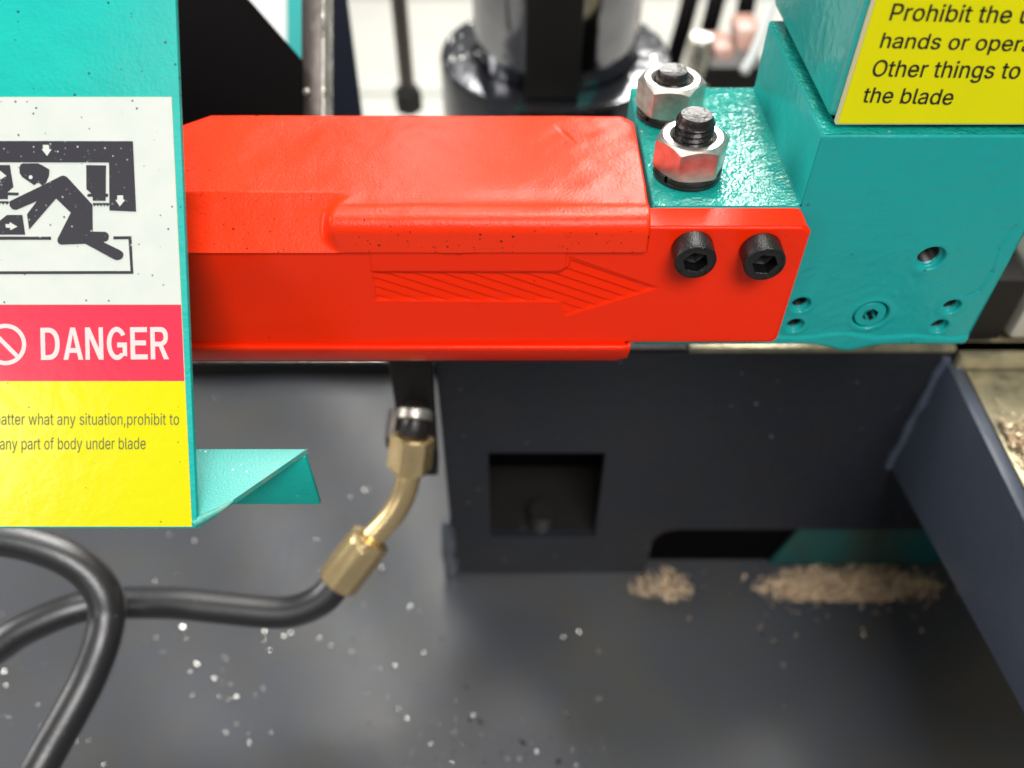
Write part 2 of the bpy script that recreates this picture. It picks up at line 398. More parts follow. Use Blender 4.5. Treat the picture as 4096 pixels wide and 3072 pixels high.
# ------------------------------------------------------------------ lettering
# letter shapes as triangulated outlines: advance, xy pairs and triangles (thousandths)
GLYPHS_JSON = '''
{",":[188,[38,-119,68,71,137,71,84,-119],[0,2,1,0,3,2]],".":[188,[95,-4,83,-3,73,1,63,9,55,18,51,29,50,41,51,53,55,64,63,73,73,81,83,85,95,87,107,85,118,81,128,73,135,64,140,53,141,41,140,29,135,18,128,9,118,1,107,-3],[11,13,12,10,13,11,10,14,13,10,15,14,9,15,10,8,15,9,8,16,15,7,16,8,7,17,16,6,17,7,6,18,17,5,18,6,5,19,18,4,19,5,4,20,19,3,20,4,3,21,20,2,21,3,2,22,21,1,22,2,1,23,22,0,23,1]],"O":[533,[267,-7,225,-3,186,7,150,25,119,49,92,79,70,115,53,157,44,203,40,254,44,305,53,352,70,393,92,429,119,459,150,484,186,501,225,512,267,516,309,512,348,501,384,484,415,459,442,429,464,393,480,352,490,305,493,254,490,203,480,157,464,115,442,79,415,49,384,25,348,7,309,-3,267,53,296,55,324,63,349,76,372,94,392,116,408,144,420,176,428,213,430,254,428,295,420,332,408,365,392,392,372,415,349,433,324,446,296,453,267,456,237,453,210,445,184,433,161,415,142,392,125,364,113,332,106,295,103,254,106,213,113,176,125,144,142,117,161,94,184,76,210,63,237,55],[17,19,18,16,19,17,16,20,19,15,20,16,15,21,20,14,21,15,14,22,21,13,55,14,55,54,14,54,22,14,54,53,22,53,23,22,52,23,53,13,56,55,51,23,52,13,57,56,50,23,51,13,58,57,50,24,23,12,58,13,49,24,50,12,59,58,11,59,12,49,25,24,48,25,49,11,60,59,47,25,48,11,61,60,10,61,11,47,26,25,46,26,47,10,62,61,9,62,10,46,27,26,45,27,46,9,63,62,8,63,9,8,64,63,44,27,45,44,28,27,8,65,64,43,28,44,7,65,8,43,29,28,7,66,65,42,29,43,6,66,7,42,30,29,6,67,66,41,30,42,6,68,67,40,30,41,5,68,6,40,31,30,5,69,68,39,31,40,39,32,31,4,69,5,4,70,69,38,32,39,4,71,70,37,32,38,4,36,71,36,32,37,4,32,36,4,33,32,3,33,4,2,33,3,2,34,33,1,34,2,1,35,34,1,0,35]],"a":[389,[160,-9,137,-7,115,-3,94,5,76,15,60,29,48,45,38,63,32,84,30,108,32,128,36,146,43,161,53,174,64,184,78,193,92,200,108,206,125,211,143,214,161,217,178,220,200,223,218,225,234,227,247,229,257,231,265,235,271,240,274,246,276,255,276,257,275,272,272,285,267,297,260,307,251,315,240,322,227,327,212,330,196,331,178,330,163,327,149,322,137,316,127,309,118,301,110,292,104,283,100,274,41,291,51,313,64,331,79,346,95,358,114,368,133,375,153,380,173,383,194,384,208,384,223,382,239,379,255,375,271,369,286,360,300,350,312,336,322,320,330,301,335,278,337,251,337,0,277,0,277,52,272,52,267,43,260,34,252,25,242,16,229,8,215,1,199,-4,181,-7,170,45,192,47,211,51,228,59,242,68,254,80,263,93,270,108,274,122,276,138,276,190,272,187,267,184,259,182,251,180,241,178,231,176,221,174,210,173,200,171,191,170,182,169,175,168,161,166,147,163,134,159,122,153,112,147,103,139,97,130,93,118,92,105,93,93,96,82,102,72,109,64,119,57,130,52,142,48,156,46],[58,60,59,58,61,60,57,61,58,57,62,61,56,62,57,56,63,62,55,63,56,55,64,63,55,65,64,54,65,55,54,66,65,53,66,54,53,67,66,52,67,53,52,40,67,40,39,67,39,68,67,51,41,52,41,40,52,51,42,41,38,68,39,51,43,42,37,68,38,51,44,43,36,68,37,36,69,68,51,45,44,35,69,36,50,45,51,50,46,45,34,69,35,34,70,69,50,47,46,33,70,34,50,48,47,49,48,50,32,70,33,32,71,70,31,71,32,30,71,31,29,71,30,29,72,71,28,72,29,27,72,28,26,94,27,94,72,27,25,94,26,24,94,25,23,94,24,22,94,23,21,94,22,20,94,21,19,94,20,18,94,19,17,94,18,16,94,17,15,94,16,14,94,15,14,95,94,93,72,94,14,96,95,14,97,96,13,97,14,13,98,97,13,99,98,13,100,99,13,101,100,13,102,101,12,102,13,12,103,102,12,104,103,12,105,104,12,106,105,12,107,106,12,108,107,12,109,108,11,109,12,11,110,109,11,111,110,11,112,111,10,112,11,10,113,112,92,72,93,10,114,113,9,114,10,91,72,92,9,115,114,8,115,9,90,72,91,8,116,115,89,72,90,8,117,116,7,117,8,7,118,117,88,74,89,74,72,89,7,119,118,87,74,88,7,120,119,6,120,7,86,75,87,75,74,87,6,121,120,6,122,121,86,76,75,73,72,74,85,76,86,6,123,122,84,76,85,6,84,123,6,76,84,5,76,6,5,77,76,5,78,77,4,78,5,4,79,78,4,80,79,3,80,4,3,81,80,2,81,3,2,82,81,1,82,2,1,83,82,0,83,1]],"b":[424,[229,-8,208,-7,189,-3,172,4,159,12,147,21,138,31,130,41,123,50,118,59,112,59,112,0,53,0,53,509,114,509,114,319,118,319,123,327,130,336,137,346,147,355,158,364,171,373,188,379,207,383,229,384,259,382,287,374,313,361,335,342,354,320,370,293,381,261,388,227,390,189,388,151,381,116,370,84,355,57,336,34,313,16,288,3,260,-6,220,47,242,49,262,55,279,66,294,80,306,97,316,117,323,139,327,163,328,189,327,215,323,239,316,261,307,281,295,298,280,311,262,322,243,328,220,330,198,328,178,322,161,312,147,299,134,282,125,263,118,241,114,216,113,189,114,162,118,138,125,115,135,95,147,78,162,65,179,55,198,49],[12,14,13,12,15,14,24,26,25,23,26,24,23,27,26,22,27,23,22,28,27,21,28,22,20,28,21,20,29,28,19,29,20,18,29,19,18,61,29,61,30,29,17,61,18,17,62,61,60,30,61,17,63,62,59,30,60,16,63,17,16,64,63,58,30,59,58,31,30,12,16,15,12,68,16,68,67,16,67,66,16,66,65,16,65,64,16,57,31,58,56,31,57,56,32,31,55,32,56,55,33,32,54,33,55,12,69,68,53,33,54,53,34,33,12,70,69,52,34,53,12,71,70,51,34,52,51,35,34,50,35,51,12,72,71,50,36,35,49,36,50,12,73,72,48,36,49,48,37,36,12,74,73,47,37,48,12,10,74,10,75,74,47,38,37,46,38,47,10,76,75,45,38,46,10,9,76,9,77,76,12,11,10,8,77,9,45,39,38,44,39,45,8,78,77,7,78,8,43,39,44,7,43,78,7,39,43,6,39,7,6,40,39,5,40,6,4,40,5,4,41,40,3,41,4,2,41,3,2,42,41,1,42,2,1,0,42]],"d":[424,[195,-8,165,-6,137,3,111,16,89,34,70,57,55,84,43,116,36,151,34,189,36,227,43,261,55,293,70,320,89,342,112,361,137,374,165,382,196,384,218,383,237,379,253,373,267,364,278,355,287,346,295,336,301,327,306,319,311,319,311,509,372,509,372,0,313,0,313,59,307,59,301,50,295,41,287,31,277,21,266,12,252,4,236,-3,217,-7,205,47,226,49,246,55,263,65,278,78,290,95,299,115,306,138,310,162,312,189,310,216,306,241,300,263,290,282,278,299,263,312,246,322,227,328,205,330,182,328,162,322,145,311,130,298,118,281,108,261,102,239,98,215,96,189,98,163,102,139,109,117,118,97,130,80,145,66,162,55,182,49],[28,30,29,28,31,30,17,19,18,17,20,19,16,20,17,16,21,20,15,21,16,15,22,21,15,23,22,14,23,15,14,24,23,14,25,24,13,61,14,61,25,14,61,26,25,13,62,61,60,26,61,59,26,60,13,63,62,59,27,26,58,27,59,13,64,63,12,64,13,58,28,27,58,57,28,57,56,28,56,55,28,55,54,28,54,31,28,12,65,64,12,66,65,11,66,12,11,67,66,10,67,11,10,68,67,53,31,54,10,69,68,9,69,10,52,31,53,9,70,69,9,71,70,51,31,52,8,71,9,8,72,71,50,31,51,7,72,8,7,73,72,49,31,50,7,74,73,6,74,7,48,31,49,6,75,74,47,33,48,33,31,48,5,75,6,5,76,75,46,33,47,5,77,76,45,34,46,34,33,46,45,35,34,32,31,33,4,77,5,4,78,77,44,35,45,44,36,35,4,43,78,43,36,44,4,36,43,4,37,36,3,37,4,3,38,37,3,39,38,2,39,3,2,40,39,2,41,40,1,41,2,1,42,41,0,42,1]],"e":[404,[212,-8,177,-5,145,3,117,16,92,35,72,58,56,85,44,116,37,150,34,187,36,224,44,258,55,290,71,317,91,340,115,359,142,373,172,382,205,384,226,383,246,380,266,374,285,366,303,355,319,341,334,324,347,305,357,282,365,256,370,227,371,194,371,169,75,169,75,221,338,221,310,202,308,226,304,248,298,269,288,286,277,301,263,314,246,323,227,328,205,330,183,328,164,323,146,313,131,301,119,286,109,270,102,251,97,231,96,211,96,178,98,151,102,127,110,106,121,88,135,73,151,61,169,53,190,48,212,46,227,47,241,49,254,53,265,58,276,65,285,73,294,82,300,93,306,105,365,91,358,72,348,55,335,39,320,26,302,14,283,4,261,-3,237,-7],[17,19,18,17,20,19,16,20,17,16,21,20,16,22,21,15,22,16,15,23,22,14,23,15,14,24,23,14,25,24,13,45,14,45,44,14,44,25,14,43,25,44,42,25,43,13,46,45,42,26,25,41,26,42,13,47,46,12,47,13,40,26,41,12,48,47,40,27,26,39,27,40,12,49,48,11,49,12,11,50,49,38,27,39,38,28,27,11,51,50,37,28,38,10,51,11,37,29,28,10,52,51,36,29,37,10,33,52,33,53,52,36,34,29,34,30,29,35,34,36,9,33,10,9,32,33,53,34,33,53,30,34,54,30,53,54,31,30,8,32,9,55,31,54,8,31,32,8,55,31,8,56,55,7,56,8,7,57,56,6,57,7,6,58,57,71,73,72,70,73,71,70,74,73,6,59,58,5,59,6,69,74,70,5,60,59,68,74,69,68,75,74,67,75,68,5,61,60,66,75,67,4,61,5,66,76,75,4,62,61,65,76,66,64,76,65,4,63,62,63,76,64,4,76,63,4,77,76,3,77,4,3,78,77,2,78,3,2,79,78,2,80,79,1,80,2,1,81,80,0,81,1]],"f":[254,[228,379,228,327,6,327,6,379,81,0,81,432,82,452,87,470,96,486,107,499,120,510,135,519,152,525,169,529,187,530,201,530,212,529,222,527,231,525,238,523,243,521,227,468,224,470,220,471,215,472,209,473,202,474,195,474,178,472,164,468,154,460,147,449,143,435,142,419,142,0],[13,15,14,13,16,15,12,16,13,12,17,16,12,18,17,11,18,12,11,19,18,11,20,19,11,21,20,10,21,11,9,23,10,23,22,10,22,21,10,8,25,9,25,24,9,24,23,9,7,27,8,27,26,8,26,25,8,7,28,27,7,29,28,6,29,7,6,30,29,6,31,30,5,31,6,5,32,31,5,33,32,4,33,5,4,34,33,2,0,3,2,1,0]],"g":[425,[207,-151,180,-149,156,-146,134,-140,114,-132,97,-122,82,-110,70,-97,59,-84,51,-69,101,-41,107,-49,114,-57,122,-66,131,-74,142,-82,154,-88,169,-93,187,-96,207,-97,236,-95,261,-87,282,-75,298,-58,308,-34,311,-6,311,68,306,68,301,60,294,51,287,41,277,32,266,23,252,16,236,10,217,6,195,5,165,7,138,14,113,27,90,43,71,65,55,90,43,120,36,154,34,191,36,229,43,263,55,293,71,320,90,342,112,361,138,374,166,382,196,384,218,383,237,379,253,373,267,365,279,356,288,346,296,336,302,327,308,319,313,319,313,379,372,379,372,-9,370,-40,363,-67,350,-90,334,-109,314,-124,291,-136,265,-144,237,-149,205,59,227,61,246,66,264,75,278,87,290,103,300,121,307,142,311,166,312,193,311,219,307,242,300,264,291,283,279,299,264,312,247,322,227,328,205,330,182,328,163,322,145,312,130,298,118,282,109,262,102,241,98,218,96,193,98,167,102,144,109,123,118,104,131,88,145,76,163,66,183,61],[53,55,54,53,56,55,52,56,53,64,66,65,64,67,66,52,57,56,51,57,52,51,58,57,51,59,58,50,59,51,50,60,59,50,61,60,49,94,50,94,61,50,94,62,61,49,95,94,93,62,94,92,62,93,49,96,95,92,63,62,91,63,92,49,97,96,48,97,49,91,64,63,91,90,64,90,89,64,89,88,64,88,87,64,87,67,64,48,98,97,48,99,98,47,99,48,47,100,99,46,100,47,46,101,100,86,67,87,46,102,101,45,102,46,85,67,86,45,103,102,45,104,103,84,67,85,44,104,45,44,105,104,83,67,84,43,105,44,43,106,105,82,67,83,43,107,106,81,67,82,42,107,43,42,108,107,80,26,81,26,67,81,41,108,42,41,109,108,79,26,80,41,110,109,78,27,79,27,26,79,78,28,27,25,67,26,41,111,110,77,28,78,40,111,41,40,76,111,76,28,77,76,29,28,40,29,76,40,30,29,39,30,40,39,31,30,39,32,31,38,32,39,38,33,32,38,34,33,37,34,38,37,35,34,36,35,37,24,67,25,24,68,67,23,68,24,23,69,68,9,11,10,9,12,11,9,13,12,22,69,23,9,14,13,22,70,69,8,14,9,8,15,14,21,70,22,8,16,15,7,16,8,20,70,21,7,17,16,20,71,70,7,18,17,19,71,20,7,19,18,7,71,19,6,71,7,6,72,71,5,72,6,4,72,5,4,73,72,3,73,4,3,74,73,2,74,3,2,75,74,1,75,2,1,0,75]],
"h":[410,[114,227,114,0,53,0,53,509,114,509,114,287,102,287,116,319,132,344,152,362,175,374,200,382,227,384,252,383,275,377,295,369,313,356,328,340,341,321,350,298,355,271,357,240,357,0,296,0,296,235,293,263,286,286,273,304,256,318,235,326,210,329,192,328,176,324,161,317,147,308,136,297,126,283,119,266,115,248],[2,4,3,2,6,4,6,5,4,11,13,12,11,14,13,10,14,11,10,15,14,9,15,10,9,16,15,8,16,9,8,17,16,7,31,8,31,17,8,31,30,17,30,18,17,29,18,30,7,32,31,28,18,29,7,33,32,28,19,18,6,33,7,27,19,28,6,34,33,6,35,34,26,19,27,26,20,19,6,36,35,2,37,6,37,36,6,25,20,26,25,21,20,2,38,37,24,21,25,2,0,38,24,22,21,23,22,24,2,1,0]],"i":[167,[84,443,73,444,63,448,54,455,47,463,43,472,41,483,43,494,47,504,54,512,63,518,73,522,84,524,95,522,105,518,114,512,121,504,125,494,126,483,125,472,121,463,114,455,105,448,95,444,53,0,53,379,114,379,114,0],[24,26,25,24,27,26,11,13,12,10,13,11,10,14,13,9,14,10,9,15,14,8,15,9,8,16,15,7,16,8,7,17,16,6,17,7,6,18,17,5,18,6,5,19,18,4,19,5,4,20,19,3,20,4,3,21,20,2,21,3,2,22,21,1,22,2,1,23,22,0,23,1]],"l":[189,[139,-2,112,0,91,8,74,20,62,37,55,59,53,84,53,509,114,509,114,99,114,83,117,71,120,62,126,57,135,53,146,52,152,52,157,52,160,53,164,53,167,54,170,54,181,3,175,1,169,0,162,-1,154,-2,147,-2],[6,8,7,6,9,8,6,10,9,5,10,6,5,11,10,5,12,11,5,13,12,4,13,5,4,14,13,20,22,21,19,22,20,18,22,19,4,15,14,17,22,18,16,22,17,15,22,16,4,22,15,3,22,4,2,22,3,1,22,2,1,23,22,1,24,23,1,25,24,0,25,1,0,26,25,0,27,26]],"m":[610,[53,0,53,379,112,379,112,295,108,295,114,314,122,331,132,346,144,358,158,368,172,376,187,382,203,385,219,386,245,383,268,375,287,361,303,342,314,320,321,295,312,295,318,312,326,329,337,343,350,356,364,366,381,375,398,381,417,385,437,386,458,385,478,380,497,372,514,361,529,346,541,328,550,307,555,283,557,255,557,0,496,0,496,254,493,279,485,298,473,313,456,323,438,329,419,330,402,329,387,326,374,320,363,312,353,302,345,290,340,277,336,263,335,247,335,0,274,0,274,260,272,280,265,297,253,311,238,322,220,328,199,330,185,329,171,326,158,320,145,312,135,302,126,289,119,274,115,257,114,238,114,0],[12,14,13,28,30,29,11,14,12,27,30,28,27,31,30,11,15,14,10,15,11,26,31,27,26,32,31,0,2,1,0,4,2,4,3,2,9,15,10,25,32,26,9,16,15,25,33,32,8,16,9,24,33,25,8,17,16,24,34,33,7,17,8,23,34,24,23,35,34,6,17,7,22,47,23,47,35,23,6,65,17,65,18,17,5,66,6,66,65,6,64,18,65,22,48,47,46,35,47,5,67,66,22,49,48,21,49,22,45,35,46,45,36,35,63,18,64,5,68,67,21,50,49,44,36,45,62,18,63,5,69,68,62,19,18,21,51,50,4,69,5,43,36,44,20,51,21,4,70,69,20,52,51,61,19,62,43,37,36,20,53,52,4,71,70,42,37,43,60,20,61,20,19,61,0,72,4,72,71,4,60,53,20,60,54,53,42,38,37,59,54,60,41,38,42,59,55,54,0,73,72,59,56,55,58,56,59,0,74,73,41,39,38,40,39,41,58,57,56,0,75,74]],"n":[410,[114,227,114,0,53,0,53,379,112,379,112,287,102,287,116,319,132,344,152,362,175,374,200,382,227,384,252,383,275,377,295,369,313,356,328,340,341,321,350,298,355,271,357,240,357,0,296,0,296,235,293,263,286,286,273,304,256,318,235,326,210,329,192,328,176,324,161,317,147,308,136,297,126,283,119,266,115,248],[11,13,12,11,14,13,10,14,11,2,4,3,2,6,4,6,5,4,10,15,14,9,15,10,9,16,15,8,16,9,8,17,16,7,31,8,31,17,8,31,30,17,30,18,17,29,18,30,7,32,31,28,18,29,7,33,32,28,19,18,6,33,7,27,19,28,6,34,33,6,35,34,26,19,27,26,20,19,6,36,35,2,37,6,37,36,6,25,20,26,25,21,20,2,38,37,24,21,25,2,0,38,24,22,21,23,22,24,2,1,0]],"o":[415,[207,-8,174,-5,144,3,117,16,93,35,72,58,56,85,44,116,37,150,34,187,37,225,44,260,56,291,72,318,93,341,117,360,144,374,174,382,207,384,241,382,271,374,299,360,323,341,343,318,359,291,371,260,379,225,381,187,379,150,371,116,359,85,343,58,323,35,299,16,271,3,241,-5,207,46,231,49,252,55,270,66,285,80,298,97,307,117,314,139,318,163,319,187,318,212,314,236,307,258,298,278,285,296,270,310,252,321,231,328,207,330,184,328,163,321,145,310,130,296,118,278,108,258,102,236,98,212,96,187,98,163,102,139,108,117,118,97,130,80,145,66,163,55,184,49],[17,19,18,16,19,17,16,20,19,15,20,16,15,21,20,14,21,15,14,22,21,13,22,14,13,54,22,54,23,22,13,55,54,53,23,54,13,56,55,52,23,53,13,57,56,51,23,52,12,57,13,51,24,23,12,58,57,50,24,51,12,59,58,49,24,50,11,59,12,49,25,24,11,60,59,48,25,49,10,60,11,48,26,25,10,61,60,47,26,48,10,62,61,46,26,47,46,27,26,9,62,10,9,63,62,45,27,46,8,63,9,8,64,63,44,27,45,44,28,27,8,65,64,43,28,44,43,29,28,7,65,8,7,66,65,42,29,43,7,67,66,41,29,42,6,67,7,41,30,29,6,68,67,40,30,41,5,68,6,40,31,30,5,69,68,39,31,40,5,70,69,38,31,39,4,70,5,38,32,31,4,71,70,37,32,38,4,36,71,36,32,37,4,32,36,3,32,4,3,33,32,2,33,3,2,34,33,1,34,2,1,35,34,0,35,1]],
"p":[424,[53,-143,53,379,112,379,112,319,118,319,123,327,130,336,137,346,147,355,158,364,171,373,188,379,207,383,229,384,259,382,287,374,313,361,335,342,354,320,370,293,381,261,388,227,390,189,388,151,381,116,370,84,355,57,336,34,313,16,288,3,260,-6,229,-8,208,-7,189,-3,173,4,159,12,147,21,138,31,130,41,124,50,118,59,114,59,114,-143,220,47,242,49,262,55,279,66,294,80,306,97,316,117,323,139,327,163,328,189,327,215,323,239,316,261,307,281,295,298,280,311,262,322,243,328,220,330,198,328,178,322,161,312,147,299,134,282,125,263,118,241,114,216,113,189,114,162,118,138,125,115,135,95,147,78,162,65,179,55,198,49],[12,14,13,11,14,12,11,15,14,0,2,1,0,3,2,10,15,11,10,16,15,9,16,10,8,16,9,8,17,16,7,17,8,6,17,7,6,61,17,61,18,17,5,61,6,5,62,61,60,18,61,5,63,62,59,18,60,4,63,5,4,64,63,58,18,59,58,19,18,0,4,3,0,68,4,68,67,4,67,66,4,66,65,4,65,64,4,57,19,58,56,19,57,56,20,19,55,20,56,55,21,20,54,21,55,0,69,68,53,21,54,53,22,21,0,70,69,52,22,53,0,71,70,51,22,52,51,23,22,50,23,51,0,72,71,50,24,23,49,24,50,0,73,72,48,24,49,48,25,24,0,41,73,41,74,73,47,25,48,41,75,74,47,26,25,46,26,47,41,76,75,45,26,46,41,40,76,40,77,76,0,42,41,39,77,40,45,27,26,44,27,45,39,78,77,38,78,39,43,27,44,38,43,78,38,27,43,37,27,38,37,28,27,36,28,37,35,28,36,35,29,28,34,29,35,33,29,34,33,30,29,32,30,33,32,31,30]],"r":[259,[53,0,53,379,112,379,112,321,115,321,124,339,137,354,152,367,171,377,191,383,213,385,218,385,223,385,229,384,235,384,240,384,243,384,243,322,241,323,236,324,230,324,223,325,215,326,207,326,190,324,174,321,159,315,146,306,135,296,126,284,119,269,115,254,114,237,114,0],[9,11,10,9,12,11,9,13,12,9,14,13,9,15,14,9,16,15,9,17,16,8,17,9,0,2,1,0,3,2,7,17,8,6,17,7,5,19,6,19,18,6,18,17,6,4,23,5,23,22,5,22,21,5,21,20,5,20,19,5,4,24,23,4,25,24,0,4,3,0,31,4,31,30,4,30,29,4,29,28,4,28,27,4,27,26,4,26,25,4,0,32,31,0,33,32]],"s":[365,[182,-8,157,-7,133,-3,112,3,93,12,76,24,62,38,50,54,41,73,36,94,94,107,101,87,111,72,124,60,141,52,160,47,181,45,206,47,227,53,244,62,258,74,265,88,268,103,266,115,262,126,254,136,243,144,229,150,212,155,149,170,118,180,92,192,72,208,58,227,50,249,47,274,49,295,55,314,65,332,79,347,95,360,115,370,137,378,161,383,187,384,212,383,234,379,254,372,271,363,286,352,299,339,309,324,318,308,324,290,268,277,262,291,254,304,243,316,228,325,210,331,187,333,166,331,147,326,131,317,119,305,111,292,109,277,110,264,115,253,124,243,136,235,152,229,172,223,229,209,261,200,287,187,306,171,320,153,328,131,331,107,329,85,323,65,312,47,298,31,281,18,260,6,236,-2,210,-7],[43,45,44,43,46,45,42,46,43,42,47,46,41,47,42,41,48,47,40,48,41,40,49,48,39,49,40,39,50,49,38,50,39,38,60,50,60,51,50,38,61,60,59,51,60,37,61,38,37,62,61,58,51,59,37,63,62,57,51,58,57,52,51,37,64,63,56,52,57,36,64,37,56,53,52,36,65,64,55,53,56,35,65,36,35,66,65,54,53,55,35,67,66,34,67,35,34,68,67,34,69,68,33,69,34,33,70,69,33,71,70,33,72,71,32,72,33,32,73,72,32,74,73,31,74,32,31,75,74,30,75,31,30,76,75,29,76,30,29,77,76,28,77,29,27,77,28,27,78,77,26,78,27,25,78,26,24,78,25,24,79,78,23,79,24,22,79,23,9,11,10,22,80,79,21,80,22,8,11,9,20,80,21,8,12,11,20,81,80,19,81,20,7,12,8,7,13,12,19,82,81,18,82,19,7,14,13,6,14,7,17,82,18,6,15,14,16,82,17,16,83,82,6,16,15,6,83,16,5,83,6,5,84,83,4,84,5,4,85,84,3,85,4,3,86,85,2,86,3,2,87,86,1,87,2,1,0,87]],"t":[227,[204,379,204,327,6,327,6,379,65,471,126,471,126,98,127,83,130,70,136,61,144,55,156,51,170,50,175,50,180,50,185,51,191,52,197,53,202,54,213,2,207,0,200,-2,192,-3,184,-3,176,-4,168,-4,138,-1,113,7,92,21,77,41,68,64,65,93],[31,5,4,31,6,5,2,0,3,2,1,0,31,7,6,30,7,31,30,8,7,30,9,8,29,9,30,29,10,9,29,11,10,17,19,18,16,19,17,15,19,16,29,12,11,14,19,15,13,19,14,12,19,13,29,19,12,28,19,29,27,19,28,26,19,27,26,20,19,26,21,20,25,21,26,25,22,21,25,23,22,25,24,23]],"u":[410,[182,-5,158,-3,135,2,115,11,97,23,82,39,69,59,60,82,54,109,53,139,53,379,114,379,114,144,116,117,124,94,137,75,154,61,175,53,200,50,218,51,234,55,249,62,263,71,274,83,283,97,290,113,295,132,296,153,296,379,357,379,357,0,298,0,298,92,307,92,294,60,277,35,257,17,234,5,209,-3],[9,11,10,9,12,11,27,29,28,27,30,29,26,30,27,9,13,12,8,13,9,25,33,26,33,30,26,8,14,13,24,33,25,7,14,8,23,32,24,32,33,24,7,15,14,23,34,32,34,31,32,34,30,33,22,34,23,6,15,7,6,16,15,21,34,22,20,34,21,6,17,16,20,35,34,31,30,34,5,17,6,19,35,20,5,18,17,18,35,19,5,35,18,4,35,5,4,36,35,3,36,4,3,37,36,2,37,3,2,38,37,1,38,2,1,0,38]],"w":[567,[138,0,23,379,87,379,133,214,140,190,147,164,154,137,161,107,168,75,175,41,165,41,172,74,179,105,186,135,192,163,199,189,206,214,252,379,316,379,362,214,368,189,375,163,382,136,388,106,395,75,402,41,391,41,399,75,406,106,413,135,420,163,427,189,434,214,480,379,545,379,429,0,368,0,319,172,314,189,309,207,305,225,300,243,295,262,291,280,286,299,281,318,277,338,291,338,286,319,281,299,277,280,272,262,267,243,263,225,258,207,253,189,248,172,199,0],[0,2,1,0,3,2,16,46,17,46,18,17,46,47,18,47,19,18,32,34,33,32,35,34,16,45,46,48,19,47,49,44,48,44,19,48,16,49,45,49,44,45,16,50,49,43,19,44,16,51,50,42,19,43,16,52,51,41,19,42,40,19,41,16,53,52,39,19,40,16,54,53,0,4,3,15,54,16,39,20,19,31,35,32,38,20,39,15,55,54,0,5,4,37,20,38,37,21,20,30,35,31,15,56,55,14,56,15,14,57,56,36,21,37,0,6,5,36,22,21,29,35,30,13,57,14,0,7,6,36,23,22,28,35,29,12,57,13,0,8,7,36,24,23,27,35,28,11,57,12,0,10,8,10,9,8,36,26,24,26,25,24,26,35,27,10,57,11,0,57,10,36,35,26]],"y":[389,[47,-139,61,-86,71,-87,83,-89,94,-90,104,-89,113,-86,122,-81,130,-74,138,-64,145,-51,151,-36,163,-1,17,379,84,379,165,155,173,132,180,109,187,87,193,64,199,42,206,21,184,21,190,42,196,64,202,87,209,110,216,132,224,155,305,379,371,379,204,-58,196,-77,187,-93,177,-107,165,-119,153,-128,139,-136,125,-141,109,-144,91,-145,82,-145,73,-144,65,-143,57,-142,52,-140],[12,14,13,12,15,14,28,30,29,28,31,30,12,16,15,27,31,28,26,31,27,12,17,16,25,21,26,21,31,26,12,18,17,24,21,25,12,19,18,23,20,24,20,21,24,12,23,19,23,20,19,12,22,23,12,21,22,12,31,21,11,31,12,10,31,11,9,31,10,9,32,31,8,32,9,7,32,8,7,33,32,6,33,7,0,2,1,5,33,6,0,3,2,4,33,5,0,4,3,0,33,4,0,34,33,0,35,34,0,36,35,0,37,36,0,38,37,45,38,0,44,38,45,44,39,38,43,39,44,42,39,43,42,40,39,41,40,42]]}
'''
GREG = json.loads(GLYPHS_JSON)


def bowl(xm, xr, y1, y0, n=14, e=2.3):
    out = []
    for k in range(n + 1):
        a = PI / 2 - PI * k / n
        c_, s_ = abs(math.cos(a)) ** (2 / e), math.copysign(abs(math.sin(a)) ** (2 / e), math.sin(a))
        out.append((xm + (xr - xm) * c_, (y0 + y1) / 2 + (y1 - y0) / 2 * s_))
    return out


def arc_pts(cx, cy, rx, ry, a0, a1, n=30):
    return [(cx + rx * math.cos(math.radians(a0 + (a1 - a0) * k / n)), cy + ry * math.sin(math.radians(a0 + (a1 - a0) * k / n))) for k in range(n + 1)]


def own_glyph(ch, adv, *loops):
    from mathutils.geometry import tessellate_polygon
    tri = tessellate_polygon([[Vector((x, y, 0)) for x, y in l] for l in loops])
    V = [c for l in loops for p in l for c in p]
    GREG[ch] = [adv, V, [i for t_ in tri for i in t_]]


own_glyph('P', 445, [(60, 0), (60, 509)] + bowl(235, 409, 509, 186) + [(125, 186), (125, 0)], [(125, 242), (125, 452)] + bowl(232, 343, 452, 242))
own_glyph('D', 450, [(0, 0), (0, 509)] + bowl(150, 380, 509, 0, 20), [(90, 76), (90, 433)] + bowl(150, 288, 433, 76, 20))
own_glyph('A', 440, [(0, 0), (148, 509), (245, 509), (393, 0), (300, 0), (270, 110), (123, 110), (93, 0)], [(143, 186), (250, 186), (196, 400)])
own_glyph('N', 430, [(0, 0), (0, 509), (96, 509), (272, 175), (272, 509), (358, 509), (358, 0), (264, 0), (86, 340), (86, 0)])
own_glyph('G', 470, arc_pts(200, 254, 200, 262, 32, 312) + [(400, 50), (400, 268), (206, 268), (206, 192), (312, 192), (312, 96)] + arc_pts(202, 254, 112, 184, 306, 38))
own_glyph('E', 400, [(0, 0), (0, 509), (335, 509), (335, 430), (90, 430), (90, 300), (312, 300), (312, 222), (90, 222), (90, 79), (340, 79), (340, 0)])
own_glyph('R', 430, [(0, 0), (0, 509)] + bowl(195, 350, 509, 212)[:-2] + [(248, 216), (362, 0), (262, 0), (165, 203), (89, 203), (89, 0)], [(89, 278), (89, 433)] + bowl(190, 262, 433, 278))


